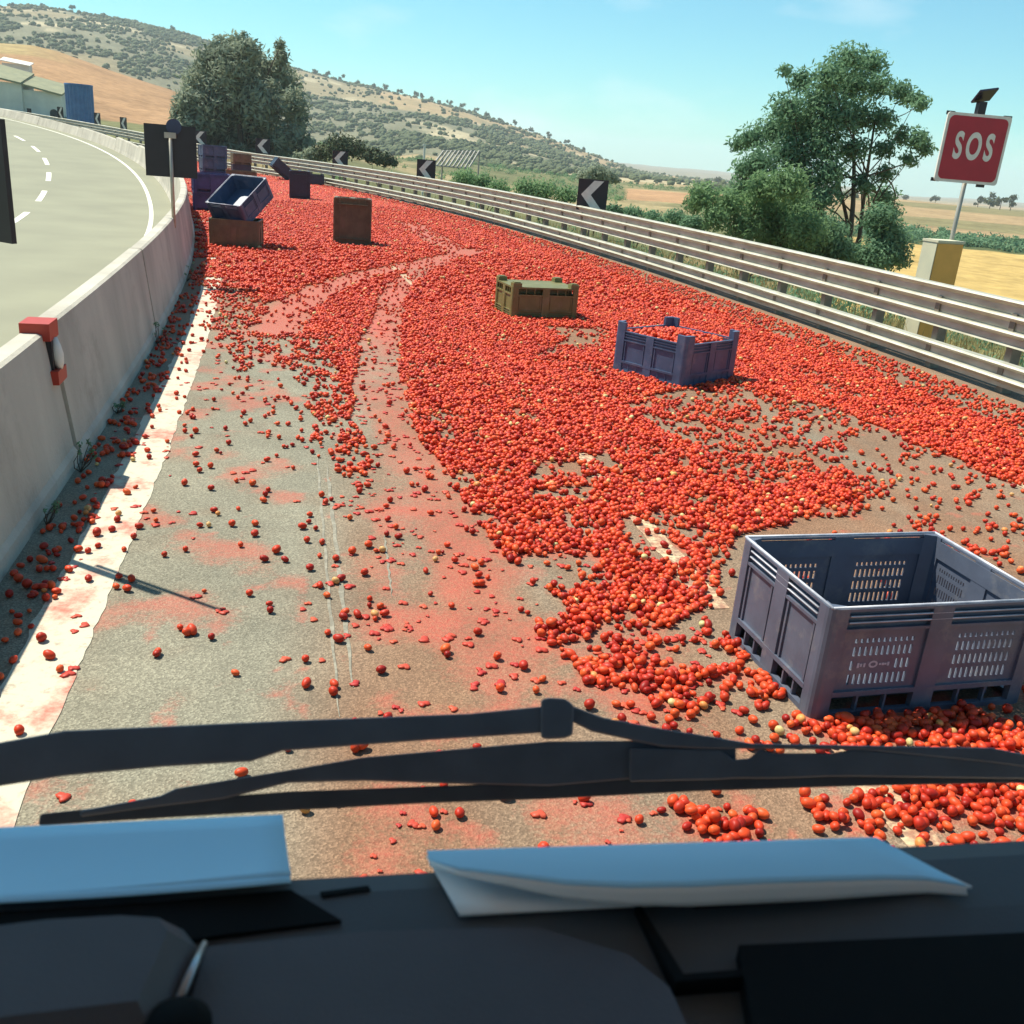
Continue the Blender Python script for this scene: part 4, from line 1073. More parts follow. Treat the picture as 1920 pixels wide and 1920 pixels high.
# right tree, many stemmed and open
YT = 38.0
blobs = [(1592, 112, 32), (1635, 118, 26), (1555, 142, 32), (1500, 150, 24), (1470, 132, 14), (1600, 158, 42), (1535, 190, 42), (1475, 205, 34), (1650, 160, 24), (1690, 172, 22),
         (1718, 188, 20), (1728, 196, 14), (1560, 225, 44), (1500, 238, 40), (1450, 245, 34), (1410, 258, 26), (1385, 270, 18), (1610, 215, 36), (1655, 225, 26), (1690, 255, 22), (1722, 262, 22), (1735, 280, 16),
         (1705, 300, 16), (1540, 275, 42), (1480, 285, 42), (1425, 305, 36), (1395, 320, 24), (1660, 280, 20), (1600, 280, 26), (1555, 325, 34), (1500, 340, 40), (1660, 325, 20), (1655, 370, 26), (1668, 400, 22), (1620, 345, 20), (1545, 370, 30), (1400, 352, 30), (1440, 372, 32), (1480, 400, 34), (1520, 415, 32), (1375, 372, 22)]
cc, rr = px_blobs(blobs, YT, 1.6, F_PX)
base = at_y(1592, 496, YT); base[2] = float(terrain_z(np.array([base[0]]), np.array([YT]))[0]) - 0.15
tr = tag(empty('open_crowned_tree', tuple(base)), 'tall open crowned green tree with several bare stems behind the guardrail', 'tree')
def put(me_or_ob, parent):
    o = me_or_ob; o.parent = parent; o.location = tuple(-Vector(parent.location)); return o
crown = link('crown', leaf_mesh('crown', cc, np.array(rr) * 1.22, 34000, 0.066, M['leaf'], 1.5, 0.1, 0.2, 0.8, 3)); put(crown, tr)
tk = MB(); stems = []
for tx, ty, r0 in ((1560, 300, 0.11), (1600, 240, 0.14), (1640, 230, 0.11), (1660, 330, 0.07), (1530, 340, 0.07)):
    tip = at_y(tx, ty, YT + rng.uniform(-0.6, 0.6)); b0 = base + np.array([rng.uniform(-0.35, 0.5), rng.uniform(-0.3, 0.3), 0])
    stems.append(limb(tk, b0, tip, r0, r0 * 0.35, 0.06, 8))
put(tk.build('trunk', M['bark'], None, True), tr)
bk = MB()
for i in range(0, len(cc)):
    st_ = stems[i % len(stems)]; limb(bk, st_[rng.integers(3, 8)], cc[i], 0.035, 0.008, 0.10, 5)
put(bk.build('branch', M['bark'], None, True), tr)
# leafy shrubs at its foot
def shrub(name, blobs, Y, dy, n, leaf, mat, label, seed, flatten=0.85, aspect=1.4, stems_n=4, group=None, shell=0.3, grow=1.0):
    c, r = px_blobs(blobs, Y, dy, F_PX); c = np.array(c); r = np.array(r) * grow
    bx, byy = c[:, 0].mean(), c[:, 1].mean(); bz = float(terrain_z(np.array([bx]), np.array([byy]))[0])
    root = tag(empty(name, (bx, byy, bz - 0.05)), label, 'shrub', group)
    put(link('foliage', leaf_mesh('foliage', c, r, n, leaf, mat, aspect, 0.15, shell, flatten, seed)), root)
    sm = MB()
    for i in range(stems_n):
        q = c[rng.integers(0, len(c))]; limb(sm, (bx + rng.uniform(-0.2, 0.2), byy, bz - 0.1), q, 0.035, 0.01, 0.08, 5)
    put(sm.build('stem', M['bark'], None, True), root)
    return root
shrub('leafy_shrub', [(1480, 345, 34), (1430, 350, 30), (1480, 390, 44), (1425, 395, 40), (1365, 385, 34), (1318, 368, 28), (1450, 440, 44), (1510, 430, 40), (1395, 430, 30), (1340, 410, 24), (1300, 385, 18)], 33.0, 1.2, 17000, 0.06, M['leaf_light'], 'broad light green shrub left of the tall open crowned tree', 11, grow=1.25)
shrub('leafy_shrub', [(1545, 440, 40), (1530, 480, 30), (1490, 475, 28), (1580, 470, 26)], 34.5, 0.8, 7000, 0.06, M['leaf'], 'dark green shrub at the left foot of the tall open tree', 12, grow=1.2)
shrub('leafy_shrub', [(1650, 410, 30), (1665, 450, 36), (1640, 480, 36), (1680, 480, 26), (1610, 485, 24)], 34.5, 0.8, 9000, 0.06, M['leaf'], 'dark green shrub at the right foot of the tall open tree', 13, grow=1.2)
# left conifer-like tree
YC = 104.0
blobs = [(418, 92, 26), (452, 84, 24), (470, 96, 24), (396, 120, 34), (372, 160, 34), (350, 190, 26), (336, 212, 18), (440, 125, 44), (490, 135, 36), (524, 82, 11), (528, 104, 16), (522, 128, 24), (540, 160, 30), (552, 195, 30),
         (430, 185, 55), (490, 195, 50), (380, 215, 42), (350, 245, 28), (555, 230, 28), (420, 250, 50), (490, 255, 48), (545, 262, 34), (575, 272, 20), (380, 270, 36), (450, 290, 40), (520, 290, 36)]
cc, rr = px_blobs(blobs, YC, 3.0, F_PX)
base = at_y(455, 300, YC); base[2] = float(terrain_z(np.array([base[0]]), np.array([YC]))[0]) - 0.3
ct = tag(empty('conifer_tree', tuple(base)), 'wide dark grey green conifer with spiky top beyond the bend', 'tree')
put(link('crown', leaf_mesh('crown', cc, rr, 26000, 0.19, M['needle'], 1.9, 0.0, 0.3, 1.0, 5)), ct)
tk = MB(); limb(tk, base, at_y(455, 120, YC), 0.35, 0.08, 0.03, 7); limb(tk, base, at_y(524, 90, YC), 0.22, 0.04, 0.05, 7)
put(tk.build('trunk', M['bark'], None, True), ct)
# bushes beyond the guardrail
BUSH = [([(640, 272, 22), (670, 280, 20), (612, 285, 20)], 96, 'rounded green bush right of the conifer behind the guardrail', 'scrub'),
        ([(700, 292, 14), (725, 300, 12)], 90, 'small green bush in the gap between two chevron boards', 'scrub'),
        ([(870, 335, 20), (905, 345, 20), (935, 352, 16)], 62, 'green bush beyond the guardrail right of the pale timber ribs', 'leaf_light'),
        ([(985, 352, 20), (1020, 358, 22), (1060, 366, 18)], 58, 'wide green bush left of the largest chevron board', 'leaf_light'),
        ([(1150, 395, 14), (1185, 402, 16), (1225, 408, 14)], 44, 'low green bush right of the largest chevron board', 'leaf'),
        ([(1120, 325, 16), (1098, 330, 12), (1142, 332, 12)], 75, 'grey bush showing just above the largest chevron board', 'needle'),
        ([(1265, 408, 16), (1300, 420, 18)], 40, 'low bush between the tan field and the broad light green shrub', 'leaf'),
        ([(590, 290, 14), (565, 298, 12)], 98, 'dark bush at the right foot of the conifer', 'needle'),
        ([(300, 268, 10), (262, 262, 8)], 118, 'dark bush on the far bend left of the conifer', 'scrub')]
for i, (bl, Y, lab, m) in enumerate(BUSH):
    shrub('roadside_bush', bl + [((bl[0][0] + bl[1][0]) / 2, bl[0][1] + 6, bl[0][2] * 0.7), (bl[-1][0] + 14, bl[-1][1] + 6, bl[-1][2] * 0.5)], Y, 1.2, 3200, 0.0014 * Y, M[m], lab, 30 + i, 0.75, 1.3, 3, 'bushes beyond the guardrail', 0.15, 1.45)
# hedge across the fields and far trees
def blob_mesh(name, P, R, mat, seed):
    rg = np.random.default_rng(seed)
    import bmesh
    bm = bmesh.new(); bmesh.ops.create_icosphere(bm, subdivisions=1, radius=1.0)
    bv = np.array([v.co[:] for v in bm.verts]); bf = np.array([[v.index for v in f.verts] for f in bm.faces]); bm.free()
    n = len(P)
    jit = 1 + rg.uniform(-0.32, 0.32, (n, len(bv), 1))
    V = bv[None] * jit * R[:, None, None] * np.array([1.0, 1.0, 0.85]) + P[:, None, :]
    Fc = (bf[None] + (np.arange(n) * len(bv))[:, None, None]).reshape(-1, 3)
    me = bpy.data.meshes.new(name)
    me.vertices.add(n * len(bv)); me.vertices.foreach_set('co', V.astype(np.float32).ravel())
    me.loops.add(Fc.size); me.loops.foreach_set('vertex_index', Fc.ravel().astype(np.int32))
    me.polygons.add(len(Fc)); me.polygons.foreach_set('loop_start', np.arange(0, Fc.size, 3, dtype=np.int32))
    me.update(calc_edges=True); me.materials.append(mat)
    return me
n = 42000
az = rng.uniform(-0.60, 0.30, n); r = np.sqrt(rng.uniform(430 ** 2, 1330 ** 2, n))
X, Y = np.sin(az) * r, np.cos(az) * r
q = vnoise(X, Y, 1 / 45.0, 21, 4); q2 = vnoise(X, Y, 1 / 160.0, 22, 4); q3 = vnoise(X, Y, 1 / 30.0, 77, 3)
pr = np.where(q2 > 0.55, 0.10, 1.0) * np.clip((q3 - 0.42) * 9, 0.04, 1)
pr = np.where((az > -0.16) & (r > 950) & (q > 0.42), 0.07, pr)
kk = rng.random(n) < pr
X, Y = X[kk], Y[kk]; Z = terrain_z(X, Y)
Rd = rng.uniform(0.7, 2.1, len(X)) ** 1.25
hs_ = link('hillside_scrub', blob_mesh('hillside_scrub', np.stack([X, Y, Z + Rd * 0.35], 1), Rd, M['scrub'], 8))
tag(hs_, 'dark olive scrub dotted all over the far hillside', 'scrub', None, 'stuff')
n = 2600
az = rng.uniform(-0.30, 0.30, n); r = np.sqrt(rng.uniform(70 ** 2, 430 ** 2, n)); X, Y = np.sin(az) * r, np.cos(az) * r
q3 = vnoise(X, Y, 1 / 18.0, 78, 3); S_, L_ = to_road(X, Y)
kk = (rng.random(n) < np.clip((q3 - 0.46) * 6, 0.02, 0.9)) & ((L_ > LAT_RAIL + 3)) & ~((az > 0.085) & (r > 180) & (r < 335)) & (az < 0.25)
X, Y = X[kk], Y[kk]; Z = terrain_z(X, Y); Rd = rng.uniform(0.35, 1.3, len(X)) * np.clip(np.hypot(X, Y) / 220, 0.5, 1.4)
vs = link('valley_scrub', leaf_mesh('valley_scrub', np.stack([X, Y, Z + Rd * 0.3], 1), Rd, 26000, 0.22, M['leaf_light'], 1.3, 0.2, 0.5, 0.8, 9))
tag(vs, 'low green scrub covering the slope below the guardrail', 'scrub', None, 'stuff')
n = 420
az = rng.uniform(0.26, 0.62, n); r = rng.uniform(150, 182, n); X, Y = np.sin(az) * r, np.cos(az) * r; Z = terrain_z(X, Y); Rd = rng.uniform(0.6, 1.5, n)
hg = link('field_hedge', leaf_mesh('field_hedge', np.stack([X, Y, Z + Rd * 0.3], 1), Rd, 14000, 0.25, M['leaf'], 1.3, 0.2, 0.5, 0.8, 10))
tag(hg, 'long green hedge at the far end of the yellow field', 'hedge', None, 'stuff')
# trees standing singly on the skyline
first_t = None
for i, pxx in enumerate([40, 95, 150, 205, 262, 330, 590, 615, 640, 668, 700, 722, 748, 780, 792, 806, 822, 842, 868, 893, 915, 940, 968, 1000, 1034, 1068, 1100]):
    d = ray(pxx, 200); a = math.atan2(d[0], d[1]); dist = D_B - 25 + rng.uniform(-30, 20)
    x, y = math.sin(a) * dist, math.cos(a) * dist; z = float(terrain_z(np.array([x]), np.array([y]))[0])
    h = rng.uniform(5, 9)
    t = tag(empty('hill_tree', (x, y, z)), 'small dark tree on the skyline of the far hill', 'tree', 'trees along the hill skyline')
    nb = 6; c = np.stack([rng.uniform(-2.6, 2.6, nb), rng.uniform(-2, 2, nb), rng.uniform(0.35, 0.85, nb) * h], 1)
    link('crown', leaf_mesh('crown', c, rng.uniform(1.2, 2.4, nb), 260, 0.75, M['scrub'], 1.2, 0.2, 0.4, 0.9, 100 + i)).parent = t
    MB().tube([(0, 0, -1), (0, 0, h * 0.6)], [0.3, 0.15], 6).build('trunk', M['bark'], t)
first_t = None
for i, (pxx, dist, h) in enumerate([(1320, 900, 7), (1345, 860, 6), (1410, 1000, 8), (1500, 950, 6), (1865, 620, 9), (1885, 620, 8), (1905, 640, 9), (1842, 700, 7), (1760, 900, 6), (1700, 980, 6)]):
    d = ray(pxx, 350); a = math.atan2(d[0], d[1])
    x, y = math.sin(a) * dist, math.cos(a) * dist; z = float(terrain_z(np.array([x]), np.array([y]))[0])
    t = tag(empty('field_tree', (x, y, z)), 'small hazy tree standing in the far fields on the plain', 'tree', 'trees in the far fields')
    nb = 6; c = np.stack([rng.uniform(-3, 3, nb), rng.uniform(-2, 2, nb), rng.uniform(0.3, 0.85, nb) * h], 1)
    link('crown', leaf_mesh('crown', c, rng.uniform(1.3, 2.4, nb), 260, 0.7, M['scrub'], 1.2, 0.2, 0.4, 0.9, 140 + i)).parent = t
    MB().tube([(0, 0, -1), (0, 0, h * 0.6)], [0.3, 0.15], 6).build('trunk', M['bark'], t)
# dry grass along the outer foot of the guardrail
def blades(name, X, Y, Z, hmin, hmax, wid, mat, seed):
    rg = np.random.default_rng(seed); n = len(X)
    a = rg.uniform(0, math.pi, n); h = rg.uniform(hmin, hmax, n); lean = rg.normal(size=(n, 2)) * 0.28 * h[:, None]
    v = np.empty((n, 3, 3)); w = wid * rg.uniform(0.6, 1.4, n)
    v[:, 0] = np.stack([X - np.cos(a) * w, Y - np.sin(a) * w, Z], 1); v[:, 1] = np.stack([X + np.cos(a) * w, Y + np.sin(a) * w, Z], 1)
    v[:, 2] = np.stack([X + lean[:, 0], Y + lean[:, 1], Z + h], 1)
    me = bpy.data.meshes.new(name); me.vertices.add(n * 3); me.vertices.foreach_set('co', v.astype(np.float32).ravel())
    me.loops.add(n * 3); me.loops.foreach_set('vertex_index', np.arange(n * 3, dtype=np.int32))
    me.polygons.add(n); me.polygons.foreach_set('loop_start', np.arange(0, n * 3, 3, dtype=np.int32))
    me.update(calc_edges=True); me.materials.append(mat); return me
n = 16000
gs = rng.uniform(6, 85, n); gl = LAT_RAIL + 1.1 + rng.gamma(1.6, 1.6, n); X, Y = road(gs, gl); Z = terrain_z(X, Y) - 0.03
kk = vnoise(X, Y, 0.8, 61, 3) > 0.42
dg = link('dry_grass', blades('dry_grass', X[kk], Y[kk], Z[kk], 0.15, 0.75, 0.014, M['dry'], 12)); tag(dg, 'dry yellow grass growing behind the guardrail', 'grass', None, 'stuff')
n = 5000
gs = rng.uniform(6, 60, n); gl = LAT_RAIL + 1.6 + rng.gamma(1.6, 1.6, n); X, Y = road(gs, gl)
kk = vnoise(X, Y, 0.5, 63, 3) > 0.5; X, Y = X[kk], Y[kk]; Z = terrain_z(X, Y)
dg = link('verge_weeds', leaf_mesh('verge_weeds', np.stack([X, Y, Z + 0.18], 1), np.full(len(X), 0.28), 16000, 0.05, M['leaf'], 1.6, 0.5, 0.2, 0.9, 13)); tag(dg, 'dark green weeds growing behind the guardrail posts', 'weeds', None, 'stuff')
# weeds at the foot of the barrier
for i, (pxx, pyy, h, lab) in enumerate([(128, 885, 0.20, 'dry weed sprouting at the barrier foot near the reflector'), (290, 645, 0.24, 'dry twig weed leaning from the barrier foot further along the wall'),
                             (355, 528, 0.30, 'weed at the barrier foot where the edge line vanishes under tomatoes'), (215, 775, 0.12, 'tiny weed in the barrier crack halfway to the bend'), (60, 985, 0.14, 'small weed in the barrier crack beside the widest strip of shade')]):
    g = gnd(pxx, pyy); S_, L_ = to_road([g[0]], [g[1]]); x, y = road(S_[0], -0.41)
    w = tag(empty('weed', (float(x), float(y), 0)), lab, 'weed')
    mb = MB(); tips = []
    for j in range(7):
        a = rng.uniform(-1.3, 1.3); tip = (0.6 * h * math.cos(a) * rng.uniform(0.2, 0.9), 0.7 * h * math.sin(a), h * rng.uniform(0.5, 1.1))
        limb(mb, (0, 0, 0), tip, 0.005, 0.002, 0.15, 4); tips.append(tip)
    mb.build('stalk', M['bark'], w)
    link('leaves', leaf_mesh('leaves', tips, np.full(len(tips), 0.03), 60, 0.012, M['leaf'], 1.5, 0.2, 0.2, 1, 200 + i), None, w)

# ------------------------------------------------------------------ far buildings
def tz(x, y): return float(terrain_z(np.array([x]), np.array([y]))[0])
YB = 150.0
a = at_y(5, 225, YB); b = at_y(108, 228, YB)
bd = tag(empty('farm_building', (a[0], YB, min(tz(a[0], YB), a[2])), 0.18), 'low pale plastered farm building with sloping roof beyond the far bend', 'building')
W = (b[0] - a[0]) * 1.02
MB().box(-3, W * 0.36, 0, 6, -1.5, 5.2).build('wall', M['plaster'], bd)
MB().box(W * 0.361, W * 0.98, 0.6, 6, -1.5, 4.4).build('wall', M['plaster'], bd)
rf = MB(); rf.add([(-3.4, -0.5, 6.3), (W * 0.37, -0.5, 5.3), (W * 0.37, 6.5, 6.9), (-3.4, 6.5, 8.1), (-3.4, -0.5, 6.05), (W * 0.37, -0.5, 5.05), (W * 0.37, 6.5, 6.65), (-3.4, 6.5, 7.85)],
                  [(0, 1, 2, 3), (7, 6, 5, 4), (0, 4, 5, 1), (1, 5, 6, 2), (2, 6, 7, 3), (3, 7, 4, 0)]); rf.build('roof', M['roof'], bd)
rf = MB(); rf.add([(W * 0.372, 0.1, 5.2), (W * 1.02, 0.1, 4.2), (W * 1.02, 6.5, 5.6), (W * 0.372, 6.5, 6.6), (W * 0.372, 0.1, 4.95), (W * 1.02, 0.1, 3.95), (W * 1.02, 6.5, 5.35), (W * 0.372, 6.5, 6.35)],
                  [(0, 1, 2, 3), (7, 6, 5, 4), (0, 4, 5, 1), (1, 5, 6, 2), (2, 6, 7, 3), (3, 7, 4, 0)]); rf.build('roof', M['roof'], bd)
MB().box(W * 0.40, W * 0.47, 0.56, 0.599, 0.8, 1.9).build('window', M['dark_open'], bd)
ar = [(-0.07 * W, 0), (0.07 * W, 0)] + [(0.07 * W * math.cos(t), 2.0 + 0.07 * W * math.sin(t)) for t in np.linspace(0, math.pi, 9)]
MB().prism(ar, 0, 0.04, Matrix.Translation((W * 0.85, 0.599, -0.5)) @ Matrix.Rotation(math.radians(90), 4, 'X')).build('arched_door', M['dark_open'], bd)
a = at_y(128, 212, 142.0); b = at_y(174, 212, 142.0)
bt = tag(empty('blue_tank', ((a[0] + b[0]) / 2, 142.0, tz(a[0], 142.0)), 0.2), 'tall blue corrugated tank beside the pale farm buildings', 'tank')
rad = (b[0] - a[0]) / 2; n = 40; ztop = at_y(150, 158, 142.0)[2] - bt.location.z
poly = [((rad + (0.09 if i % 2 else -0.03)) * math.cos(2 * math.pi * i / n), (rad + (0.09 if i % 2 else -0.03)) * math.sin(2 * math.pi * i / n)) for i in range(n)]
MB().prism(poly, -1, ztop - 0.2).build('corrugated_wall', M['blue_sheet'], bt)
MB().tube([(0, 0, ztop - 0.2), (0, 0, ztop)], [rad + 0.14, rad + 0.10], 24).build('rim', M['blue_sheet'], bt)
# second pale shed up the slope
a = at_y(20, 128, 200.0)
sh = tag(empty('white_roof_shed', (a[0], 200.0, tz(a[0], 200.0)), 0.25), 'low shed with a bright white roof on the slope above the farm building', 'building')
MB().box(-1.5, 3.2, 0, 3, -2, 2.4).build('wall', M['plaster'], sh)
MB().add([(-1.8, -0.3, 2.9), (3.5, -0.3, 2.3), (3.5, 3.3, 3.0), (-1.8, 3.3, 3.6), (-1.8, -0.3, 2.75), (3.5, -0.3, 2.15), (3.5, 3.3, 2.85), (-1.8, 3.3, 3.45)],
         [(0, 1, 2, 3), (7, 6, 5, 4), (0, 4, 5, 1), (1, 5, 6, 2), (2, 6, 7, 3), (3, 7, 4, 0)]).build('roof', M['signwhite'], sh)
# pale leaning timber ribs beyond the second chevron
rb = at_y(842, 336, 66.0)
rt_ = tag(empty('timber_rack', (rb[0], 66.0, tz(rb[0], 66.0)), 0.2), 'grey timber rack of slanting ribs beyond the guardrail behind a chevron board', 'rack')
zt = at_y(842, 284, 66.0)[2] - rt_.location.z; zb = at_y(842, 312, 66.0)[2] - rt_.location.z
for i in range(10):
    x = -1.1 + i * 0.26
    MB().tube([(x, -0.1, zb), (x + 0.75, 0.9, zt + 0.02 * i)], 0.07, 6).build('rib', M['rib'], rt_)
MB().tube([(-1.3, -0.1, zb), (1.5, -0.1, zb - 0.05)], 0.05, 6).build('beam', M['rib'], rt_)
MB().tube([(-0.5, 0.9, zt), (2.1, 0.9, zt + 0.1)], 0.05, 6).build('beam', M['rib'], rt_)
for x, z_, yy in ((-1.2, zb, -0.1), (1.3, zb, -0.1), (-0.4, zt, 0.9), (2.0, zt, 0.9)):
    MB().tube([(x, yy, -1.0), (x, yy, z_)], 0.06, 6).build('leg', M['rib'], rt_)
wp = at_y(795, 300, 62.0); wz = at_y(795, 270, 62.0)[2]
wpo = tag(empty('white_post', (wp[0], 62.0, tz(wp[0], 62.0))), 'thin white post rising behind a chevron board and the timber rack', 'post')
MB().tube([(0, 0, -0.5), (0, 0, wz - wpo.location.z)], 0.07, 8).build('shaft', M['signwhite'], wpo)
MB().tube([(0, 0, wz - wpo.location.z - 0.08), (0, 0, wz - wpo.location.z)], 0.11, 8).build('cap', M['signwhite'], wpo)

# ------------------------------------------------------------------ truck cab: dashboard, wiper, roof
TH = 0.195
tF = np.array([-math.sin(TH), math.cos(TH)]); tR = np.array([math.cos(TH), math.sin(TH)])
cab = tag(empty('truck_cab', (0, 0, 0), TH), 'dark truck dashboard and cab with a black windscreen wiper outside', 'truck')
def loc(P): return (float(P[0] * tR[0] + P[1] * tR[1]), float(P[0] * tF[0] + P[1] * tF[1]), float(P[2]))
def on_z(px, py, z): return loc(gnd(px, py, z))
def on_f(px, py, f):
    d = ray(px, py); t = f / (d[0] * tF[0] + d[1] * tF[1]); return loc(np.array([0, 0, EYE]) + d * t)
ZD = 1.90
def slab(mb, pts, z0, z1):   # pts = list of (x,y) ccw
    return mb.prism(pts, z0, z1)
lip = on_z(960, 1612, ZD)[1]
# main top, gently rounded front lip
prof = [(-0.16, 1.55), (-0.16, ZD - 0.085), (0.43, ZD - 0.03), (0.52, ZD - 0.012), (0.60, ZD - 0.002), (lip - 0.03, ZD), (lip - 0.006, ZD - 0.004), (lip, ZD - 0.016), (lip + 0.002, ZD - 0.05), (lip, 1.55)]
d = MB(); xs = np.linspace(-1.0, 1.15, 30); v = []
for x in xs:
    for (y, z) in prof: v.append((x, y, z))
n = len(prof); f = []
for i in range(len(xs) - 1):
    for j in range(n): f.append((i * n + j, (i + 1) * n + j, (i + 1) * n + (j + 1) % n, i * n + (j + 1) % n))
f.append(tuple(range(n))); f.append(tuple((len(xs) - 1) * n + j for j in range(n))[::-1])
d.add(v, f); dash = d.build('dashboard', M['dashplastic'], cab)
def patch(name, pix, z, mat, th=0.006, parent=dash):
    p = [on_z(x, y, z) for x, y in pix]; poly = [(q[0], q[1]) for q in p]
    a = sum(poly[i][0] * poly[(i + 1) % len(poly)][1] - poly[(i + 1) % len(poly)][0] * poly[i][1] for i in range(len(poly)))
    if a < 0: poly = poly[::-1]
    return MB().prism(poly, z - th, z, None).build(name, mat, parent)
patch('demister_slot', [(600, 1672), (690, 1660), (695, 1668), (604, 1681)], ZD + 0.002, M['dash_black'], 0.01)
patch('demister_slot', [(1300, 1690), (1500, 1676), (1502, 1684), (1302, 1699)], ZD + 0.002, M['dash_black'], 0.01)
patch('centre_panel', [(390, 1775), (700, 1745), (1010, 1738), (1180, 1790), (1255, 1850), (1320, 1990), (380, 2040), (350, 1900)], ZD + 0.004, M['dash_grey'], 0.10)
patch('painted_shadow', [(-200, 1722), (300, 1690), (545, 1668), (640, 1725), (420, 1752), (345, 1764), (60, 1771), (-200, 1792)], ZD + 0.003, M['dash_black'], 0.02)  # flat black patch paints the shadow on the left of the dashboard
patch('seam', [(1190, 1700), (1203, 1699), (1282, 1826), (1400, 1816), (1400, 1830), (1268, 1840)], ZD + 0.006, M['dash_black'], 0.05)
patch('tray', [(1385, 1772), (1990, 1745), (2050, 1990), (1430, 2020)], ZD + 0.008, M['dash_black'], 0.09)  # flat slab, the shade of the recessed tray is put into its black
# instrument cowl on the left: a raised hump with bright trim
hump = MB(); pts = [(-150, 1800), (60, 1772), (250, 1760), (345, 1766), (372, 1800), (345, 1870), (300, 1990), (-150, 2050)]
base_ = [on_z(x, y, ZD + 0.0) for x, y in pts]; cx = sum(p[0] for p in base_) / len(base_); cy = sum(p[1] for p in base_) / len(base_)
v = [(p[0], p[1], ZD - 0.05) for p in base_] + [(p[0], p[1], ZD + 0.012) for p in base_] + [(cx + (p[0] - cx) * 0.72, cy + (p[1] - cy) * 0.72, ZD + 0.035) for p in base_]
n = len(pts); f = [(i, n + i, n + (i + 1) % n, (i + 1) % n) for i in range(n)] + [(n + i, 2 * n + i, 2 * n + (i + 1) % n, n + (i + 1) % n) for i in range(n)] + [tuple(2 * n + i for i in range(n))]
hump.add(v, [q[::-1] for q in f]); cowl = hump.build('instrument_cowl', M['dash_grey'], cab)
tr_ = MB(); tr_.tube([on_z(384, 1768, ZD + 0.016), on_z(362, 1815, ZD + 0.018), on_z(336, 1875, ZD + 0.016)], [0.0025, 0.0032, 0.004], 8); tr_.build('bright_trim', M['chrome'], cab, True)
kn = MB(); kc = on_z(330, 1925, ZD + 0.02); kn.tube([(kc[0], kc[1], ZD - 0.02), (kc[0], kc[1], ZD + 0.022), (kc[0], kc[1], ZD + 0.03)], [0.026, 0.024, 0.014], 20); kn.build('knob', M['dash_black'], cab, True)
# shell that shades the inside: roof, added visor against the sun, rear wall, doors with window openings, pillars
MB().box(-1.15, 1.35, -1.0, 0.80, 3.30, 3.38).build('roof', M['cab'], cab)
vz = MB(); vz.add([(-1.15, 0.801, 3.34), (1.35, 0.801, 3.34), (1.35, 1.52, 3.05), (-1.15, 1.52, 3.05), (-1.15, 0.801, 3.36), (1.35, 0.801, 3.36), (1.35, 1.52, 3.07), (-1.15, 1.52, 3.07)],
                  [(3, 2, 1, 0), (4, 5, 6, 7), (0, 1, 5, 4), (1, 2, 6, 5), (2, 3, 7, 6), (3, 0, 4, 7)]); vz.build('added_shade_visor', M['cab'], cab)  # unseen visor added to keep the sun off dashboard and papers
MB().box(-1.15, 1.35, -1.05, -1.001, 1.2, 3.38).build('rear_wall', M['cab'], cab)
for x0, x1 in ((-1.20, -1.151), (1.351, 1.40)):
    dr = MB(); dr.box(x0, x1, -1.0, 0.9, 0.9, 2.05); dr.box(x0, x1, -1.0, 0.85, 2.85, 3.38); dr.box(x0, x1, -1.0, -0.35, 2.05, 2.85)
    dr.build('door', M['cab'], cab)
# wiper: arm from the left, clip, two levers and a rubber blade on the outside of the windscreen
WF = 1.02
def band(name, top, bot, f, mat, depth=0.02, parent=cab):
    n = len(top); v = [on_f(x, y, f) for x, y in top] + [on_f(x, y, f) for x, y in bot]
    v += [on_f(x, y + 1, f + depth) for x, y in top] + [on_f(x, y, f + depth) for x, y in bot]
    F = []
    for i in range(n - 1):
        F += [(i, n + i, n + i + 1, i + 1), (2 * n + i + 1, 3 * n + i + 1, 3 * n + i, 2 * n + i), (i, i + 1, 2 * n + i + 1, 2 * n + i), (n + i + 1, n + i, 3 * n + i, 3 * n + i + 1)]
    F += [(0, 2 * n, 3 * n, n), (n - 1, 2 * n - 1, 4 * n - 1, 3 * n - 1)]
    o = MB().add(v, F).build(name, mat, parent)
    bv = o.modifiers.new('edge', 'BEVEL'); bv.width = 0.003; bv.segments = 2; bv.limit_method = 'ANGLE'
    return o
wip = MB()
arm = band('wiper_arm', [(-220, 1428), (0, 1392), (120, 1370), (300, 1362), (520, 1352), (700, 1345), (880, 1338), (1020, 1324)], [(-220, 1510), (0, 1474), (120, 1455), (300, 1438), (470, 1428), (530, 1408), (800, 1388), (1020, 1374)], WF - 0.03, M['wiper'], 0.028)
band('wiper_clip', [(1014, 1312), (1030, 1308), (1060, 1310), (1076, 1322)], [(1014, 1384), (1030, 1386), (1060, 1384), (1074, 1378)], WF - 0.034, M['wiper'], 0.035)
band('wiper_lever', [(1070, 1322), (1130, 1345), (1240, 1366), (1340, 1382), (1410, 1394), (1620, 1398), (1860, 1402), (2050, 1440)], [(1070, 1352), (1110, 1372), (1240, 1400), (1320, 1404), (1410, 1404), (1620, 1406), (1860, 1430), (2050, 1456)], WF - 0.024, M['wiper'], 0.02)
band('wiper_lever', [(150, 1520), (300, 1492), (330, 1478), (540, 1444), (680, 1420), (860, 1404), (1030, 1390), (1240, 1388), (1380, 1400)], [(150, 1532), (300, 1512), (420, 1498), (540, 1468), (680, 1464), (860, 1470), (1030, 1474), (1240, 1456), (1380, 1428)], WF - 0.012, M['wiper'], 0.02)
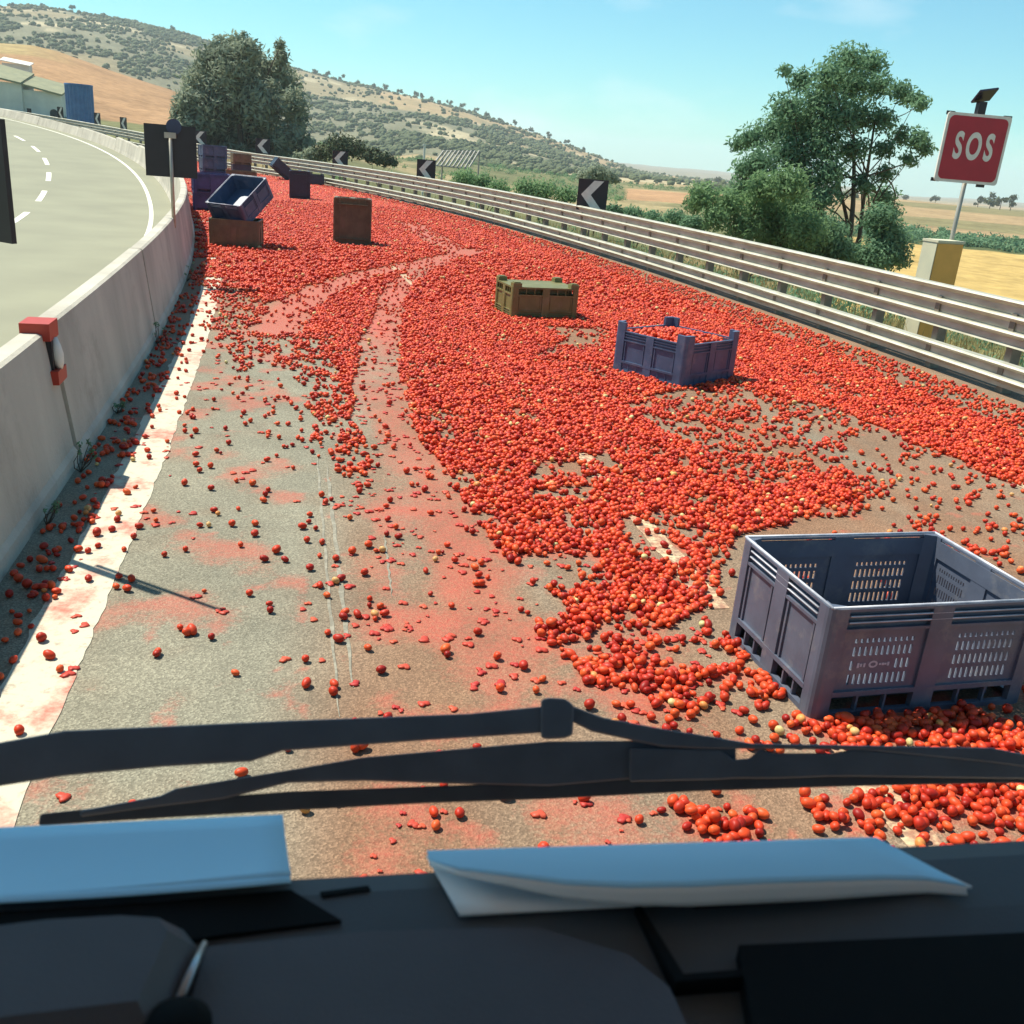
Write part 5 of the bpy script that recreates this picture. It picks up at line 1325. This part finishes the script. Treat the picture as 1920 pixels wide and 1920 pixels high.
band('wiper_lever', [(1180, 1402), (1350, 1404), (1375, 1424), (1405, 1422), (1425, 1404), (1450, 1412), (1560, 1412), (1600, 1404), (1880, 1428), (2060, 1452)], [(1180, 1466), (1350, 1462), (1375, 1460), (1405, 1460), (1425, 1460), (1450, 1460), (1560, 1456), (1600, 1456), (1880, 1460), (2060, 1462)], WF - 0.018, M['wiper'], 0.018)
band('wiper_blade', [(75, 1526), (300, 1502), (540, 1484), (800, 1474), (1030, 1466), (1300, 1448), (1600, 1440), (1880, 1444), (2060, 1456)], [(72, 1548), (300, 1534), (540, 1520), (800, 1506), (1030, 1498), (1300, 1484), (1600, 1474), (1880, 1468), (2060, 1470)], WF - 0.006, M['rubber'], 0.012)
# papers on the dashboard
pa = tag(empty('document_folder'), 'pale blue folder of papers propped against the windscreen on the left of the dashboard', 'papers')
def sheet(name, P, nu, nv, mat, parent, thick=0.0012):
    me = grid_mesh(name, np.array(P), nu, nv, mat); o = link(name, me, None, parent)
    so = o.modifiers.new('thickness', 'SOLIDIFY'); so.thickness = thick; so.offset = 0
    return o
def toworld(q): return (q[0] * tR[0] + q[1] * tF[0], q[0] * tR[1] + q[1] * tF[1], q[2])
def folder(z_off, py_shift, f0, f1, name, mat):
    P = []
    for i in range(14):
        t = i / 13
        xb = -120 + (546 + 120) * t; yb = 1684 - (1684 - 1640) * t + py_shift + 5 * math.sin(t * 3.0)
        xt = -120 + (530 + 120) * t; yt = 1558 - (1558 - 1528) * t + py_shift * 0.3
        B = on_f(xb, yb, f0); T = on_f(xt, yt, f1)
        for j in range(8):
            u = j / 7; q = [B[k] + (T[k] - B[k]) * u for k in range(3)]; q[2] += -0.006 * math.sin(math.pi * u); P.append(toworld(q))
    return sheet(name, P, 14, 8, mat, pa)
folder(0, 0, lip - 0.015, lip + 0.12, 'cover', M['paper_blue'])
folder(0, 14, lip - 0.03, lip + 0.10, 'inner_sheet', M['paper_blue'])
bk_ = tag(empty('open_booklet'), 'white booklet with a curled upper page lying on the middle of the dashboard', 'papers')
zp = ZD + 0.004
low = [on_z(800, 1606, zp), on_z(1640, 1580, zp), on_z(862, 1716, zp), on_z(1822, 1664, zp)]
P = []
for i in range(12):
    t = i / 11; a = [low[0][k] + (low[1][k] - low[0][k]) * t for k in range(3)]; b = [low[2][k] + (low[3][k] - low[2][k]) * t for k in range(3)]
    for j in range(6):
        u = j / 5; q = [b[k] + (a[k] - b[k]) * u for k in range(3)]; P.append(toworld(q))
sheet('lower_page', P, 12, 6, M['paper'], bk_, 0.003)
P = []
edge_px = [(806, 1612), (860, 1630), (950, 1642), (1060, 1658), (1180, 1664), (1300, 1662), (1420, 1656), (1540, 1652), (1660, 1648), (1740, 1650), (1812, 1661)]
for i, (ex, ey) in enumerate(edge_px):
    t = i / 10; a = [low[0][k] + (low[1][k] - low[0][k]) * t for k in range(3)]; a[2] += 0.006
    hgt = 0.008 + 0.020 * math.sin(math.pi * min(1, t * 1.15)) ** 0.7 if t < 0.87 else 0.008
    e = on_z(ex, ey, zp + hgt)
    for j in range(10):
        u = j / 9; q = [e[k] + (a[k] - e[k]) * u for k in range(3)]
        q[2] += 0.006 * math.sin(math.pi * u) * math.sin(math.pi * t)
        P.append(toworld(q))
sheet('cover', P, 11, 10, M['paper_blue'], bk_, 0.0012)  # white page in shade, the blue skylight is put into its colour
E_ = []
for i in range(11):
    q = P[i * 10]; t = i / 10; th_ = 0.003 + 0.014 * math.sin(math.pi * max(0, min(1, (t - 0.12) / 0.95)))
    for j in range(4): E_.append((q[0] - tF[0] * 0.004 * j / 3, q[1] - tF[1] * 0.004 * j / 3, q[2] - 0.0008 - th_ * j / 3))
sheet('lit_page_edges', E_, 11, 4, M['paper'], bk_, 0.002)  # white strip paints the light on the curled front edge

# ------------------------------------------------------------------ air between here and the hills
zlo = float(TZ.min()) - 1.0
hm = bpy.data.materials.new('summer_haze'); hm.use_nodes = True
hn = hm.node_tree.nodes; hn.remove(hn['Principled BSDF'])
pv = hn.new('ShaderNodeVolumePrincipled'); pv.inputs['Color'].default_value = (0.80, 0.92, 1.0, 1); pv.inputs['Density'].default_value = 0.00019; pv.inputs['Anisotropy'].default_value = 0.2
hm.node_tree.links.new(pv.outputs[0], hn['Material Output'].inputs['Volume'])
ztop = float(TZ.max()) + 30
hz = MB().box(-6300, 6300, -6300, 6300, zlo, ztop).build('haze', hm)
tag(hz, 'pale summer haze over the valley and hills', 'haze', None, 'stuff')
